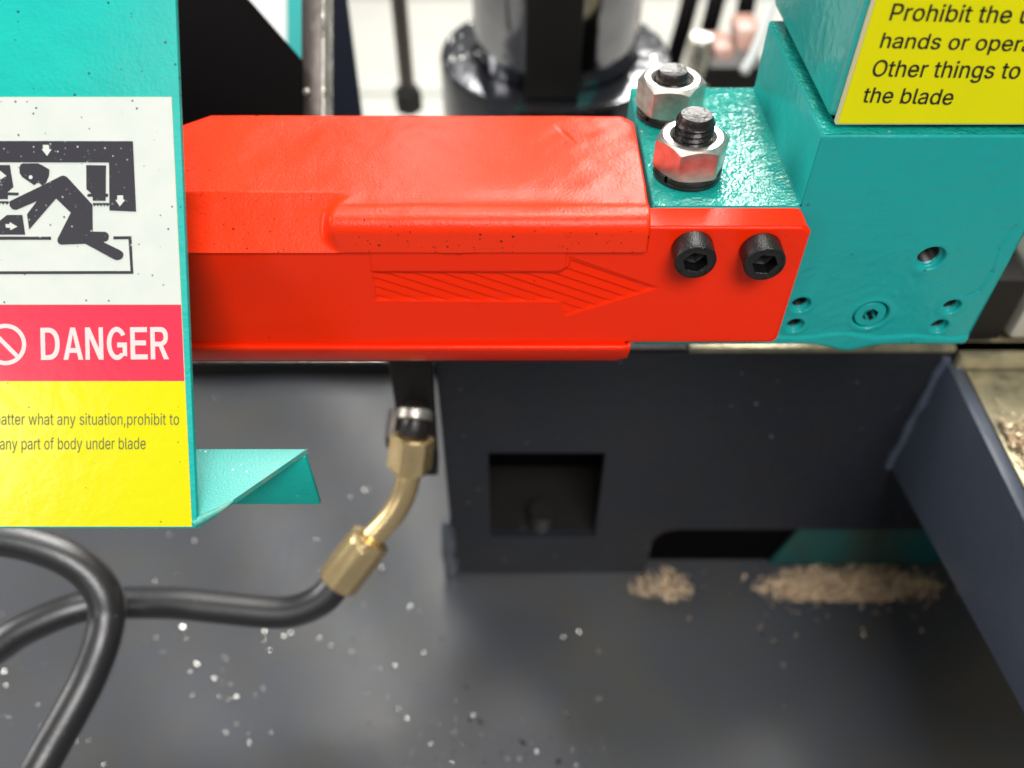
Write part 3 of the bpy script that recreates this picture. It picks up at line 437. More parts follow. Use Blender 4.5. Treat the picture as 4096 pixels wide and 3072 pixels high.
def text_mesh(body, bold=0.0):
    """bold thickens every letter by overlaying shifted copies, each a hair above the other (its layer is in z)"""
    shifts = [(0, 0)] if not bold else [(0, 0), (bold, 0), (-bold, 0), (bold, bold * .6), (-bold, bold * .6), (bold, -bold * .6), (-bold, -bold * .6)]
    vs, fs = [], []
    for n_, (dx, dy) in enumerate(shifts):
        x = 0.0
        for ch in body:
            if ch == ' ':
                x += 0.20
                continue
            adv, V, F = GREG[ch]
            k = len(vs)
            vs += [(x + dx + V[i] / 1000, dy + V[i + 1] / 1000, n_) for i in range(0, len(V), 2)]
            fs += [(k + F[i], k + F[i + 1], k + F[i + 2]) for i in range(0, len(F), 3)]
            x += adv / 1000 + bold * 1.2
    return mesh('lettering', vs, fs)


CAPH = 0.509


def text_on(name, body, left, right, caph, fn, mat_, parent, bold=0.0, lean=0.0):
    """fits the words between two baseline points of the sticker; fn maps sticker-layout (u,v) to its plane"""
    me = text_mesh(body, bold)
    xs = [v.co.x for v in me.vertices]
    x0, x1 = min(xs), max(xs)
    for v in me.vertices:
        a = (v.co.x - x0) / (x1 - x0)
        h = v.co.y / CAPH
        u = left[0] * (1 - a) + right[0] * a + lean * h
        w = left[1] * (1 - a) + right[1] * a - caph * h
        v.co = fn(u, w) * (1 - 0.00005 * v.co.z)
    return link(name, me, mat_, parent)


def poly_on(name, polys, fn, mat_, parent):
    vs, fs = [], []
    for p in polys:
        fs.append(tuple(range(len(vs), len(vs) + len(p))))
        vs += [fn(*q) for q in p]
    me = mesh(name, vs, fs)
    bm = bmesh.new()
    bm.from_mesh(me)
    bmesh.ops.triangulate(bm, faces=bm.faces, ngon_method='EAR_CLIP')
    bm.to_mesh(me)
    bm.free()
    return link(name, me, mat_, parent)


# ================================================================== THE SETTING
# far workshop floor, pale concrete, with joints
FZ = -1.15
o = prism('floor', [(-6, -1.5, FZ), (6, -1.5, FZ), (6, 9, FZ), (-6, 9, FZ)], (0, 0, -0.05), M['concrete'])
o['kind'] = 'structure'
jv = []
jf = []
for k in range(9):
    y = 0.9 + 0.62 * k
    b0 = len(jv)
    jv += [(-6, y, FZ + 0.004), (6, y, FZ + 0.004), (6, y + 0.012, FZ + 0.004), (-6, y + 0.012, FZ + 0.004)]
    jf.append((b0, b0 + 1, b0 + 2, b0 + 3))
o = link('floor_joints', mesh('floor_joints', jv, jf), M['joint'])
o['kind'] = 'structure'

# chip tray below the saw
TZ = -0.442
nx, ny = 120, 70
X, Y = np.meshgrid(np.linspace(-0.42, 0.42, nx), np.linspace(-0.05, 0.43, ny), indexing='ij')
Z = TZ + 0.0012 * np.sin(X * 19 + 1) * np.cos(Y * 23) + 0.0006 * np.sin(X * 60 + Y * 41)
me = grid_mesh('tray_floor', np.stack([X, Y, Z], -1))
o = link('tray_floor', me, M['tray'], smooth=40)
o['kind'] = 'structure'
so = o.modifiers.new('s', 'SOLIDIFY')
so.thickness = 0.003
so.offset = -1

# ================================================================== MACHINE BODY BEHIND AND BELOW
YB = 0.259
TOPZ = -0.2575


def zB(v, y=YB): return onY(2048, v, y).z
def xB(u, v, y=YB): return onY(u, v, y).x


# vise body: dark cast block with a square window and a slot cut up from its foot
t = thing('vise_body', 'dark blue-grey cast vise body with a square window, under the red blade guard', 'vise', (0.08, YB + 0.05, TZ))
xl, xr = xB(1822, 2300), 0.188
zt = TOPZ
wx0, wx1 = xB(1958, 1990), xB(2400, 1990)
wz1, wz0 = zB(1812), zB(2148)
sx0 = xB(2590, 2250)
sz = zB(2118)
R = 0.014
outer = [(xl, TZ), (sx0, TZ), (sx0, sz - R)]
for k in range(1, 6):
    a = PI - k * PI / 2 / 5
    outer.append((sx0 + R + R * math.cos(a), sz - R + R * math.sin(a)))
outer += [(0.31, sz), (0.31, zt), (xl, zt)]
# split in convex-ish plates round the window
TH_W = 0.006


def slabxz(name, pts, y, d, m, par, bev=0.0): return prism(name, [(x, y, z) for x, z in pts], (0, d, 0), m, par, bev)


bm = bmesh.new()
ov = [bm.verts.new((x, YB, z)) for x, z in outer]
iv = [bm.verts.new(p) for p in [(wx0, YB, wz0), (wx1, YB, wz0), (wx1, YB, wz1), (wx0, YB, wz1)]]
ed = [bm.edges.new((ov[i], ov[(i + 1) % len(ov)])) for i in range(len(ov))] + [bm.edges.new((iv[i], iv[(i + 1) % 4])) for i in range(4)]
bmesh.ops.triangle_fill(bm, edges=ed, use_beauty=True)
ret = bmesh.ops.extrude_face_region(bm, geom=list(bm.faces))
for g in ret['geom']:
    if isinstance(g, bmesh.types.BMVert):
        g.co.y += TH_W
bmesh.ops.recalc_face_normals(bm, faces=bm.faces)
me = bpy.data.meshes.new('front_wall')
bm.to_mesh(me)
bm.free()
link('front_wall', me, M['navy'], t)
box('left_wall', (xl - 0.001, YB + 0.0065, TZ), (xl + 0.014, 0.40, zt), M['navy'], t)
box('unlit_top', (xl, YB - 0.0008, zt - 0.0002), (xB(2755, 1400) - 0.0005, 0.40, zt + 0.0024), M['dull_black'], t, 0.0008)  # unlit left part of the machined top, its darkness given by colour
box('machined_top', (xB(2755, 1400), YB - 0.001, zt), (xr + 0.002, 0.40, zt + 0.003), M['bed'], t, 0.0008)
box('slot_shade_sheet', (sx0 - 0.012, 0.2690, TZ), (0.30, 0.2720, sz + 0.012), M['black'], t)  # black sheet added for the shade inside the slot
box('inner_shade_sheet', (xl + 0.016, 0.310, TZ), (0.30, 0.318, zt - 0.002), M['black'], t)  # back sheet coloured black for the dark interior
box('window_shade_shelf', (wx0 - 0.01, YB + 0.0062, wz0 - 0.006), (wx1 + 0.01, 0.309, wz0 - 0.0015), M['dull_black'], t)  # dark shelf added to hide the bright tray floor and keep the window dark
# weld bead down the left foot
pts = [(xl - 0.002, YB + 0.001, z) for z in np.linspace(TZ + 0.002, TZ + 0.055, 6)]
link('weld_bead', tube_mesh('weld_bead', [(x + 0.0008 * math.sin(i * 2.3), y, z) for i, (x, y, z) in enumerate(pts)], [0.0045, 0.005, 0.0042, 0.005, 0.0042, 0.002], 12), M['weld'], t, 60)

# bolt seen inside the window
bt = thing('window_bolt', 'dark threaded bolt end standing inside the square window of the vise body', 'bolt', (xB(2170, 2100), 0.268, wz0))
bx = bt.location.x
link('threaded_rod', rings_mesh('r', [((0.0068 if i % 4 < 2 else 0.0056), -0.002 + i * 0.0010) for i in range(18)], (bx, 0.268, wz0 - 0.002), (0, 0, 1), 24), M['dull_black'], bt, 30)

# horizontal beam running towards the viewer at the right
t = thing('side_beam', 'smooth blue-grey painted beam running forward from the right corner of the vise body', 'beam', (0.19, 0.15, -0.34))
pa = onX(3560, 1870, 0.188)
pb = onX(4096, 2860, 0.188)
pc = onX(4096, 2080, 0.188)
pd = onX(3872, 1640, 0.188)
dirn = (pb - pa)
pe = pa + dirn * 1.5
prism('web', [(0.188, YB, pa.z), tuple(pe), (0.188, pe.y, TOPZ - 0.005), (0.188, YB, TOPZ - 0.005)], (0.006, 0, 0), M['blue_beam'], t, 0.0008)
pts = [(0.1875, YB - 0.0005, z) for z in np.linspace(pa.z, TOPZ - 0.003, 9)]
link('weld_seam', tube_mesh('weld_seam', [(x, y + 0.0006 * math.sin(i * 2.1), z) for i, (x, y, z) in enumerate(pts)], [0.0022, 0.0028] * 4 + [0.002], 10), M['blue_beam'], t, 60)

# oily table to the right
t = thing('saw_table', 'oily tan machined table at the right edge behind the blue-grey beam', 'table', (0.27, 0.18, -0.28))
box('table_top', (0.1945, 0.02, -0.274), (0.42, 0.2530, -0.2625), M['bed'], t, 0.001)
o = box('guide_rail', (0.1905, 0.2535, -0.270), (0.42, 0.2585, -0.2555), M['bed'], t, 0.0012)
o['label'] = 'raised cream coloured rail'


def chips_obj(name, pos, size, m, tilt=1.0, label=None, face=None, szs=None):
    vs, fs = [], []
    for i, p in enumerate(pos):
        s = size * (szs[i] if szs else random.uniform(0.5, 1.5))
        if face and face[i] is not None:
            n = face[i]
        else:
            n = Vector((random.gauss(0, tilt), random.gauss(0, tilt), 1)).normalized()
        a = n.orthogonal().normalized()
        a.rotate(Matrix.Rotation(random.uniform(0, 6.28), 3, n))
        b = n.cross(a)
        L_, Wd = s * random.uniform(0.8, 1.6), s * random.uniform(0.35, 0.8)
        c = Vector(p) + Vector((0, 0, s * 0.4))
        k = len(vs)
        curl = n * s * 0.15
        vs += [c - a * L_ - b * Wd + curl, c + a * L_ - b * Wd * 0.7 + curl, c + a * L_ * 0.8 + b * Wd + curl, c - a * L_ * 0.9 + b * Wd * 0.8 + curl,
               c - a * L_ * 0.2 - b * Wd * 1.1, c + a * L_ * 0.1 + b * Wd * 1.1]
        fs += [(k, k + 4, k + 5, k + 3), (k + 4, k + 1, k + 2, k + 5)]
        vs += [c - n * s * 0.25]
        fs += [(k + 4, k, k + 6), (k + 1, k + 4, k + 6), (k + 2, k + 1, k + 6), (k + 5, k + 2, k + 6), (k + 3, k + 5, k + 6), (k, k + 3, k + 6)]
    o = link(name, mesh(name, vs, fs), m)
    o['kind'] = 'stuff'
    o['label'] = label
    o['category'] = 'metal chips'
    return o


# swarf lying on tray
pos, face = [], []
bright = [(1530, 2285, 1.6), (1522, 2272, 1.5), (1410, 2555, 1.3), (1770, 2557, 1), (1987, 2527, 1.1), (1348, 2663, .8), (1580, 2665, 1), (1482, 2892, 1.5), (1490, 2905, 1.2), (1408, 2893, 1.4), (1313, 2974, 1.2),
          (1920, 2887, 1.5), (1880, 2880, 1), (2263, 2858, 1.3), (2272, 2868, 1.3), (2090, 2970, 1.4), (2107, 3018, 1.1), (2233, 3048, 1.2), (3048, 2538, 1.2), (3134, 2835, 1.2), (734, 2510, 1.2), (785, 2652, 1.3),
          (1085, 2927, 1.3), (1002, 2975, 1.2), (1020, 3050, 1.1), (1315, 2973, 1.2), (860, 2715, .8), (945, 2788, .9), (1440, 3032, 1.4), (1456, 3048, 1.2), (905, 2930, .9), (1055, 2755, .9), (603, 2980, 1),
          (638, 3060, 1), (700, 3025, 1), (742, 3030, 1.), (803, 2978, 1.1), (1475, 1955, 1.1), (1455, 1963, 1.1), (1402, 1992, .7), (1375, 2072, .9), (420, 3055, 1), (1590, 2835, 1), (1625, 2870, 1), (1365, 2840, .9),
          (1420, 2835, .9), (1365, 2820, .9), (2205, 2955, .8), (2290, 2740, .6), (1865, 2750, .8), (1980, 2720, .8), (1815, 3010, .9), (1940, 3050, .8), (2660, 2420, .9), (3520, 3050, .5), (1303, 1683, .8), (15, 2685, 1), (92, 2683, 1),
          (475, 2345, 1), (1055, 2525, 1), (1135, 2545, 1), (1075, 2600, .9), (1205, 2620, .8), (2130, 2450, .7), (1815, 2275, .8), (2955, 2870, .7)]
win = Vector(WIN)
def glint_normal(p):
    w = win + Vector((random.uniform(-.45, .45), random.uniform(-.1, .1), random.uniform(-.35, .35)))
    return ((-p).normalized() + (w - p).normalized()).normalized()
sizes = []
for _ in range(90):
    bright.append((random.gauss(1150, 600), 3100 - abs(random.gauss(0, 330)), random.uniform(0.25, 0.65)))
for u, v, s in bright:
    p = onZ(u, v, TZ)
    pos.append(p)
    face.append(glint_normal(p))
    sizes.append(s)
chips_obj('bright_swarf', pos, 0.00085, M['chips'], szs=sizes, label='bright curled steel flakes scattered over the dark tray', face=face)
pos = []
while len(pos) < 900:
    u = random.uniform(-300, 4300)
    v = random.uniform(1550, 3300)
    dens = 0.05 + 0.9 * max(0, (v - 2350) / 900) * math.exp(-((u - 1500) / 900) ** 2) + 0.10 * (u < 1700)
    if random.random() < dens:
        p = onZ(u, v, TZ)
        if p.y < YB or p.x < xl - 0.003:
            pos.append(p)
chips_obj('fine_swarf', pos, 0.00038, M['chips'], tilt=0.6, label='fine steel swarf strewn over the dark tray in front of the vise body')
# tan chip heaps modelled in place of a soft tan sheen on the tray
def heap(u0, u1, v0, v1, n):
    out = []
    for _ in range(n):
        u = random.uniform(u0, u1)
        q = random.random()
        v = v0 + (v1 - v0) * q
        w_ = (u - u0) / (u1 - u0)
        b_ = math.sin(PI * w_) ** 0.6 * (1 + 0.12 * math.sin(w_ * 17 + u0))
        g_ = math.exp(-((q - 0.72) / (0.26 * b_ + 0.02)) ** 2) * b_
        if random.random() < 0.012:
            u += random.gauss(0, 70)
            v += abs(random.gauss(0, 60))
            out.append(onZ(u, v, TZ))
        elif random.random() < g_:
            p = onZ(u, v, TZ)
            out.append(p + Vector((0, 0, random.uniform(0, 0.0016) * g_)))
    return out
chips_obj('sheen_chips', heap(3000, 3780, 2190, 2410, 16000), 0.00055, M['chips_tan'], 0.45, label='long drift of tan oily metal chips standing in for a soft sheen at the slot below the vise body')
o = chips_obj('sheen_chips', heap(2440, 2780, 2200, 2410, 4000), 0.00055, M['chips_tan'], 0.45, label='small pile of tan metal chips standing in for a soft sheen at the left end of the slot')
tp = []
for _ in range(2600):
    x = random.uniform(0.1965, 0.33)
    y = random.gauss(0.211, 0.007)
    tp.append(Vector((x, y, -0.262 + random.uniform(0, 0.0025))))
chips_obj('table_chips', tp, 0.0009, M['chips_tan'], 0.45, label='band of tan metal chips lying on the oily table at the right edge')

# added plate behind the slot, standing in for a teal reflection on the tray
o = prism('teal_reflection_plate', [(0.152, 0.2655, TZ), (0.30, 0.2655, TZ), (0.30, 0.2655, TZ + 0.10), (0.178, 0.2655, TZ + 0.10)], (0, 0.003, 0), M['teal_dull'], None, 0.0008)
tag(o, 'teal plate standing in for a reflection seen in the low slot under the vise body', 'plate')

# blocks to the right behind the teal guide block
o = box('jaw_block', (0.150, 0.262, TOPZ + 0.004), (0.2085, 0.30, -0.2205), M['dull_black'], None, 0.0015)
tag(o, 'charcoal jaw block standing just behind the lower right corner of the teal guide block', 'block')
t = thing('rear_slide', 'dark brown ribbed slide block behind the right edge of the teal guide block', 'block', (0.2, 0.33, TOPZ))
box('slide_body', (0.145, 0.305, TOPZ + 0.004), (0.275, 0.36, -0.16), M['dark_steel'], t, 0.002)
for k in range(3):
    box('rib', (0.148, 0.300, -0.215 + k * 0.016), (0.272, 0.3045, -0.207 + k * 0.016), M['dull_black'], t, 0.001)
o = box('pale_rest', (0.212, 0.262, TOPZ + 0.004), (0.31, 0.298, -0.205), M['pale'], None, 0.003)
tag(o, 'pale cream metal rest at the right edge on the guide rail', 'block')
box('table_rear_bed', (0.1905, 0.2595, -0.274), (0.42, 0.36, TOPZ), M['bed'], bpy.data.objects['saw_table'])

# dark cross rail seen under the red guard on the left
t = thing('cross_rail', 'black cross rail with a bare silvery top edge, under the red guard', 'rail', (-0.1, 0.43, -0.42))
yA = 0.4195
za, zb_ = onY(1000, 1452, yA).z, onY(1000, 1512, yA).z
box('rail_body', (-0.32, yA, TZ - 0.02), (xB(1745, 1500, yA), yA + 0.05, za), M['dull_black'], t, 0.001)
box('bare_edge', (-0.32, yA + 0.0006, za + 0.0002), (xB(1545, 1440, yA), yA + 0.024, za + 0.003), M['steel'], t, 0.0008)

# black bracket to the left of the vise body
YK = 0.2475
o = prism('hose_bracket', [onY(1545, 1300, YK), onY(1552, 1440, YK), onY(1600, 1775, YK), onY(1632, 1905, YK), onY(1752, 1905, YK), onY(1715, 1300, YK)], (0, 0.010, 0), M['dull_black'], None, 0.001)
tag(o, 'black steel bracket carrying the hose fitting beside the vise body', 'bracket')

# ================================================================== UPPER BACKGROUND
th = math.radians(6.0)
PD = (-UP * math.cos(th) + FW * math.sin(th)).normalized()      # down along the inclined saw head
PN = Vector((1, 0, 0)).cross(-PD).normalized()
if PN.y > 0:
    PN = -PN                                                      # towards the viewer


def inclined(t0):
    p0 = P(760, 1055, t0)
    return lambda u, v: onPl(u, v, p0, PN)


# black housing wall with its slanting cut
f = inclined(0.36)
o = prism('blade_housing', [f(300, -500), f(560, -500), f(1205, 236), f(1208, 640), f(300, 640)], -PN * 0.003, M['black'], None, 0.0004)
tag(o, 'matt black blade housing wall with a slanting upper edge behind the teal cover', 'housing')
f = inclined(0.375)
o = prism('head_upright', [f(1204, -500), f(1289, -500), f(1289, 640), f(1204, 640)], -PN * 0.018, M['dark_steel'], None, 0.0008)
tag(o, 'dark upright bar with a lit right edge beside the black housing', 'bar')
f2 = inclined(0.374)
st = thing('lit_edge_strip', 'thin bright strip standing for the light caught along the right side of the dark upright bar', 'strip', f(1300, 200))
prism('strip', [f(1290.5, -500), f(1296, -500), f(1296, 640), f(1290.5, 640)], -PN * 0.018, M['steel'], st)  # bright steel stands for light on the side face of the bar
prism('strip_lip', [f2(1290.5, -500), f2(1299, -500), f2(1299, 640), f2(1290.5, 640)], PN * 0.001, M['steel'], st)
f = inclined(0.50)
t = thing('rear_cover', 'white and teal painted cover seen through the triangular gap above the black housing', 'cover', f(1100, 100))
prism('white_plate', [f(600, -700), f(1142, -700), f(1150, 420), f(600, 420)], -PN * 0.004, M['white_far'], t)
prism('teal_plate', [f(1143, -700), f(1290, -700), f(1290, 420), f(1151, 420)], -PN * 0.004, M['teal_far'], t)
pts = [P(1290, -300, 0.46), P(1345, -300, 0.46), P(1445, 470, 0.50), P(1455, 560, 0.50), P(1290, 560, 0.50)]
o = prism('blue_guard_plate', pts, (0, 0.006, 0), M['matt_navy'], None, 0.0005)
tag(o, 'dark navy tapered plate right of the bright edged upright bar', 'plate')
# small rivet
c = inclined(0.374)(1228, 368)
o = link('rivet', fix(rings_mesh('rivet', [(0.0016, 0), (0.0016, 0.0006), (0.0010, 0.0012), (0.0003, 0.0014)], c, PN, 20)), M['steel'], None, 50)
tag(o, 'tiny shiny rivet on the dark upright bar', 'rivet')

# pull rod with hexagon nut
t = thing('pull_rod', 'dark upright rod ending in a hexagon nut in front of the pale floor', 'rod', P(1637, 440, 0.70))
top = P(1593, -30, 0.64)
bx, by = P(1628, 340, 0.70).x, P(1628, 340, 0.70).y
zr = P(1628, 340, 0.70).z
link('rod', rings_mesh('rod', [(0.0062, -0.02), (0.0062, 0.35)], (bx, by, zr), (0, 0, 1), 24), M['dark_steel'], t, 40)
link('hex_nut', fix(rings_mesh('nut', [(0.008, -0.0235), (hexr(0.021), -0.020), (hexr(0.021), -0.006), (0.008, -0.001)], (bx, by, zr), (0, 0, 1), 36)), M['dull_black'], t, 25)

# polished column with wet collar
t = thing('column', 'thick polished steel column rising from an oil-wet round collar', 'column', P(2215, 200, 0.55))
cc = P(2220, 205, 0.55)
link('shaft', rings_mesh('shaft', [(0.0525, -0.002), (0.0525, 0.5)], cc, (0, 0, 1), 96), M['chrome'], t, 30)
link('collar', fix(rings_mesh('collar', [(0.0745, -0.10), (0.0745, -0.003), (0.0735, -0.0005), (0.071, 0.0), (0.0545, 0.0), (0.0527, -0.0035)], cc, (0, 0, 1), 128, False)), M['wet_steel'], t, 40)
o = box('flat_bar', (xB(2100, 200, cc.y - 0.062), cc.y - 0.064, cc.z + 0.0015), (xB(2326, 200, cc.y - 0.062), cc.y - 0.056, cc.z + 0.4), M['dull_black'], None, 0.001)
tag(o, 'flat black bar standing on the collar in front of the polished column', 'bar')
cp = []
for _ in range(230):
    a = random.uniform(0, 2 * PI)
    r = random.uniform(0.056, 0.0735)
    if math.sin(a) > 0.35 or abs(math.cos(a)) > 0.72:
        cp.append(cc + Vector((r * math.cos(a), r * math.sin(a), 0.0002)))
chips_obj('collar_swarf', cp, 0.0009, M['chips'], tilt=0.7, label='glittering wet swarf on top of the round collar')

# far parts of the machine right of column
t = thing('valve_block', 'brownish valve block on a dark foot behind the nuts', 'valve', P(2920, 330, 0.66))
prism('foot', [P(2800, 270, .66), P(3060, 270, .66), P(3060, 420, .68), P(2800, 420, .68)], (0, 0.04, 0), M['dull_black'], t, 0.001)
prism('copper_body', [P(2858, 190, .67), P(2935, 190, .67), P(2948, 335, .67), P(2868, 335, .67)], (0, 0.03, 0), M['copper'], t, 0.002)
prism('copper_cover', [P(2945, 110, .68), P(3050, 110, .68), P(3040, 300, .68), P(2935, 300, .68)], (0, 0.03, 0), M['copper'], t, 0.004)
o = link('lever', tube_mesh('lever', [P(2975, 288, .60), P(3010, 225, .60), P(3048, 130, .60), P(3080, 20, .60)], 0.0035, 14), M['white_far'], t, 60)
t = thing('cap_screw', 'bright steel cap screw head left of the brownish valve block', 'screw', P(2805, 330, .65))
q = P(2806, 145, .65)
link('head', rings_mesh('h', [(0.0092, -0.034), (0.0098, -0.033), (0.0098, -0.002), (0.0085, 0)], q, (0, 0, 1), 40), M['steel'], t, 30)
link('shank', rings_mesh('h', [(0.013, -0.08), (0.013, -0.0345)], q, (0, 0, 1), 40), M['pale'], t, 30)
for k, (a, b_) in enumerate([((2775, -60), (2690, 260)), ((2880, -60), (2800, 240)), ((3000, -60), (2950, 170))]):
    pts = [P(a[0] + 30, a[1] - 160, .8), P(*a, .8), P((a[0] + b_[0]) / 2 + 3, (a[1] + b_[1]) / 2, .8), P(*b_, .82), P(b_[0] - 25, b_[1] + 180, .84)]
    o = link('rear_hose', tube_mesh('rear_hose', pts, 0.0085, 16), M['black'], None, 60)
    tag(o, ['black rear hose nearest the polished column', 'middle one of three slanting black rear hoses', 'black rear hose just left of the teal upper block'][k], 'hose', 'slanting black hoses behind the nuts')

# ================================================================== TEAL GUIDE BLOCK
Y0 = 0.2110
BX0, BXm, BX1 = 0.0420, 0.0860, 0.1570
BZ0, BZm, BZ1 = -0.2057, -0.1490, -0.1250
YR = 0.2834
blk = thing('guide_block', 'cast teal saw guide block with bolt holes, holding the red guard', 'guide block', ((BX0 + BX1) / 2, 0.247, BZ0))
s = 0.00025
gx = np.concatenate([np.arange(BX0, BXm - 1e-6, s), np.arange(BXm, BX1 + 1e-6, s)])
gz = np.concatenate([np.arange(BZ0, BZm - 1e-6, s), np.arange(BZm, BZ1 + 1e-6, s)])
gz[-1] = BZ1
gx[-1] = BX1
X, Z = np.meshgrid(gx, gz, indexing='ij')


def lump(X, Z, seed, sc, n=26):
    r = np.random.default_rng(seed)
    out = np.zeros_like(X)
    for _ in range(n):
        k = r.normal(0, 1, 2) * sc
        out += np.sin(X * k[0] + Z * k[1] + r.uniform(0, 6.28)) / n ** 0.5
    return out


D = np.zeros_like(X)                         # + is towards viewer
D += 0.00004 * lump(X, Z, 1, 350) + 0.00002 * lump(X + 0.5 * Z, Z * 1.3 - 0.6 * X, 2, 1200, 40) + 0.00012 * lump(X, Z, 3, 70)
sst = lambda a, b, x: (lambda q: q * q * (3 - 2 * q))(np.clip((x - a) / (b - a), 0, 1))
# casting seam at the right
seam = [(4060, 905), (3990, 1000), (3965, 1090), (3915, 1165), (3870, 1185)]
sp = [onY(u, v, Y0) for u, v in seam]
for a, b_ in zip(sp[:-1], sp[1:]):
    ax, az, bx_, bz_ = a.x, a.z, b_.x, b_.z
    L2 = (bx_ - ax) ** 2 + (bz_ - az) ** 2
    tt = np.clip(((X - ax) * (bx_ - ax) + (Z - az) * (bz_ - az)) / L2, 0, 1)
    dd = np.hypot(X - ax - tt * (bx_ - ax), Z - az - tt * (bz_ - az))
    D -= 0.00030 * np.exp(-(dd / 0.0006) ** 2)
# thick paint along the foot with a sagging drip
zlow = BZ0 + 0.0032 + 0.0012 * np.exp(-((X - 0.115) / 0.009) ** 2) + 0.0005 * np.sin(X * 240)
D += 0.0007 * (1 - sst(-0.0006, 0.0010, Z - zlow))
D -= 0.0005 * (1 - sst(0, 0.0016, X - BX0)) + 0.0007 * (1 - sst(0, 0.0013, BX1 - X)) ** 1
D -= 0.0005 * (1 - sst(0, 0.0009, Z - BZ0))
topz = np.where(X < BXm, BZm, BZ1)
D -= 0.0006 * (1 - sst(0, 0.0012, topz - Z))
# holes: (u,v,radius,depth)
holes = [(3722, 1033, 0.0042, 0.016), (3203, 1220, 0.0030, 0.012), (3180, 1303, 0.0028, 0.012),
         (3806, 1227, 0.0028, 0.012), (3757, 1305, 0.0028, 0.012)]
HOLED = np.zeros_like(X, bool)
HC = []
for (u, v, r, dep) in holes:
    c = onY(u, v, Y0)
    d = np.hypot(X - c.x, Z - c.z)
    D += 0.00015 * np.exp(-((d - r * 1.35) / (r * 0.35)) ** 2)
    ed_ = 1 - sst(r * 0.96, r * 1.12, d)
    D -= 0.0016 * ed_
    HOLED |= d < r * 0.93
    HC.append((c.x, c.z, r, dep))
    # internal thread ledge
# plug screw recess
c = onY(3482, 1260, Y0)
d = np.hypot(X - c.x, Z - c.z)
D += 0.0003 * np.exp(-((d - 0.0066) / 0.0011) ** 2)
D -= 0.0038 * (1 - sst(0.0054, 0.0060, d))
V = np.stack([X, Y0 - D, Z], -1)
# the sagging drip hangs below the foot
drip = 0.0032 * np.exp(-((X - 0.1165) / 0.0075) ** 2) * (1 - sst(0, 0.004, Z - BZ0))
V[..., 2] -= drip
mask = ~((X[:-1, :-1] + s / 2 < BXm) & (Z[:-1, :-1] + s / 2 > BZm)) & ~HOLED[:-1, :-1]
me = grid_mesh('front_face', V, mask)
o = link('front_face', me, M['cast'], blk, 80)
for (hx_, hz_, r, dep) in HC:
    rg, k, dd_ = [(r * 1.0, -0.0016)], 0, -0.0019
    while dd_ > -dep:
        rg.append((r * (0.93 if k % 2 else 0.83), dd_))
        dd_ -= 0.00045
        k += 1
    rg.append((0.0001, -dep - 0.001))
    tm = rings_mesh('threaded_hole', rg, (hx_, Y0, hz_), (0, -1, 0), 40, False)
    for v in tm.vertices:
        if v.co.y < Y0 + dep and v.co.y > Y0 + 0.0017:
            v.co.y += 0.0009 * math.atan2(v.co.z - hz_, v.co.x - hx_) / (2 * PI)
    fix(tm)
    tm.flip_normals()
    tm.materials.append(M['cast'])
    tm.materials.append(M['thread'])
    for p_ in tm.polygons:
        p_.material_index = 1 if p_.center.y > Y0 + 0.0028 else 0  # deeper faces get the dark colour as painted shade
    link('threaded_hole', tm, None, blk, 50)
me.flip_normals()
# the block behind the face
prof = [(BX0, BZ0), (BX1, BZ0), (BX1, BZ1), (BXm, BZ1), (BXm, BZm + 0.0001), (BX0, BZm + 0.0001)]
n = len(prof)
YS = Y0 + 0.0004
vs = [(x, YS, z) for x, z in prof] + [(x, YR, z) for x, z in prof]
fs = [tuple(range(n, 2 * n))] + [(i, (i + 1) % n, (i + 1) % n + n, i + n) for i in range(n)]
me = fix(mesh('block_body', vs, fs))
bm = bmesh.new()
bm.from_mesh(me)
be = [e for e in bm.edges if not e.is_boundary]
bmesh.ops.bevel(bm, geom=be, offset=0.0009, segments=2, profile=0.5, affect='EDGES', clamp_overlap=True)
bm.to_mesh(me)
bm.free()
me.materials.append(M['cast_side'])
me.materials.append(M['cast_top'])
for p in me.polygons:
    if p.normal.z > 0.5 and p.center.x < BXm - 0.0005:
        p.material_index = 1
    elif p.normal.z > 0.9:
        p.material_index = 1
o = link('block_body', me, None, blk, 50)
# underside lip of paint on the drip
# plug screw (painted over)
cpl = onY(3482, 1260, Y0)
hx = lambda a: hexr(0.0047, 0.3)(a)
pl = rings_mesh('plug_screw', [(0.0052, -0.003), (0.0052, 0.0005), (0.0049, 0.0009), (hx, 0.0009), (lambda a: hx(a) * 0.97, -0.0034), (0.0001, -0.0040)],
                (cpl.x, Y0 + 0.001, cpl.z), (0, -1, 0), 48, False)
o = link('plug_screw', fix(pl), M['cast'], blk, 40)
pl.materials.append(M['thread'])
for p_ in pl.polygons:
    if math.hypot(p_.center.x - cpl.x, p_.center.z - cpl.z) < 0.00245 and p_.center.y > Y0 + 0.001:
        p_.material_index = 1  # socket bottom coloured dark for the shade in the recess
o['label'] = 'hexagon socket plug painted over in teal'

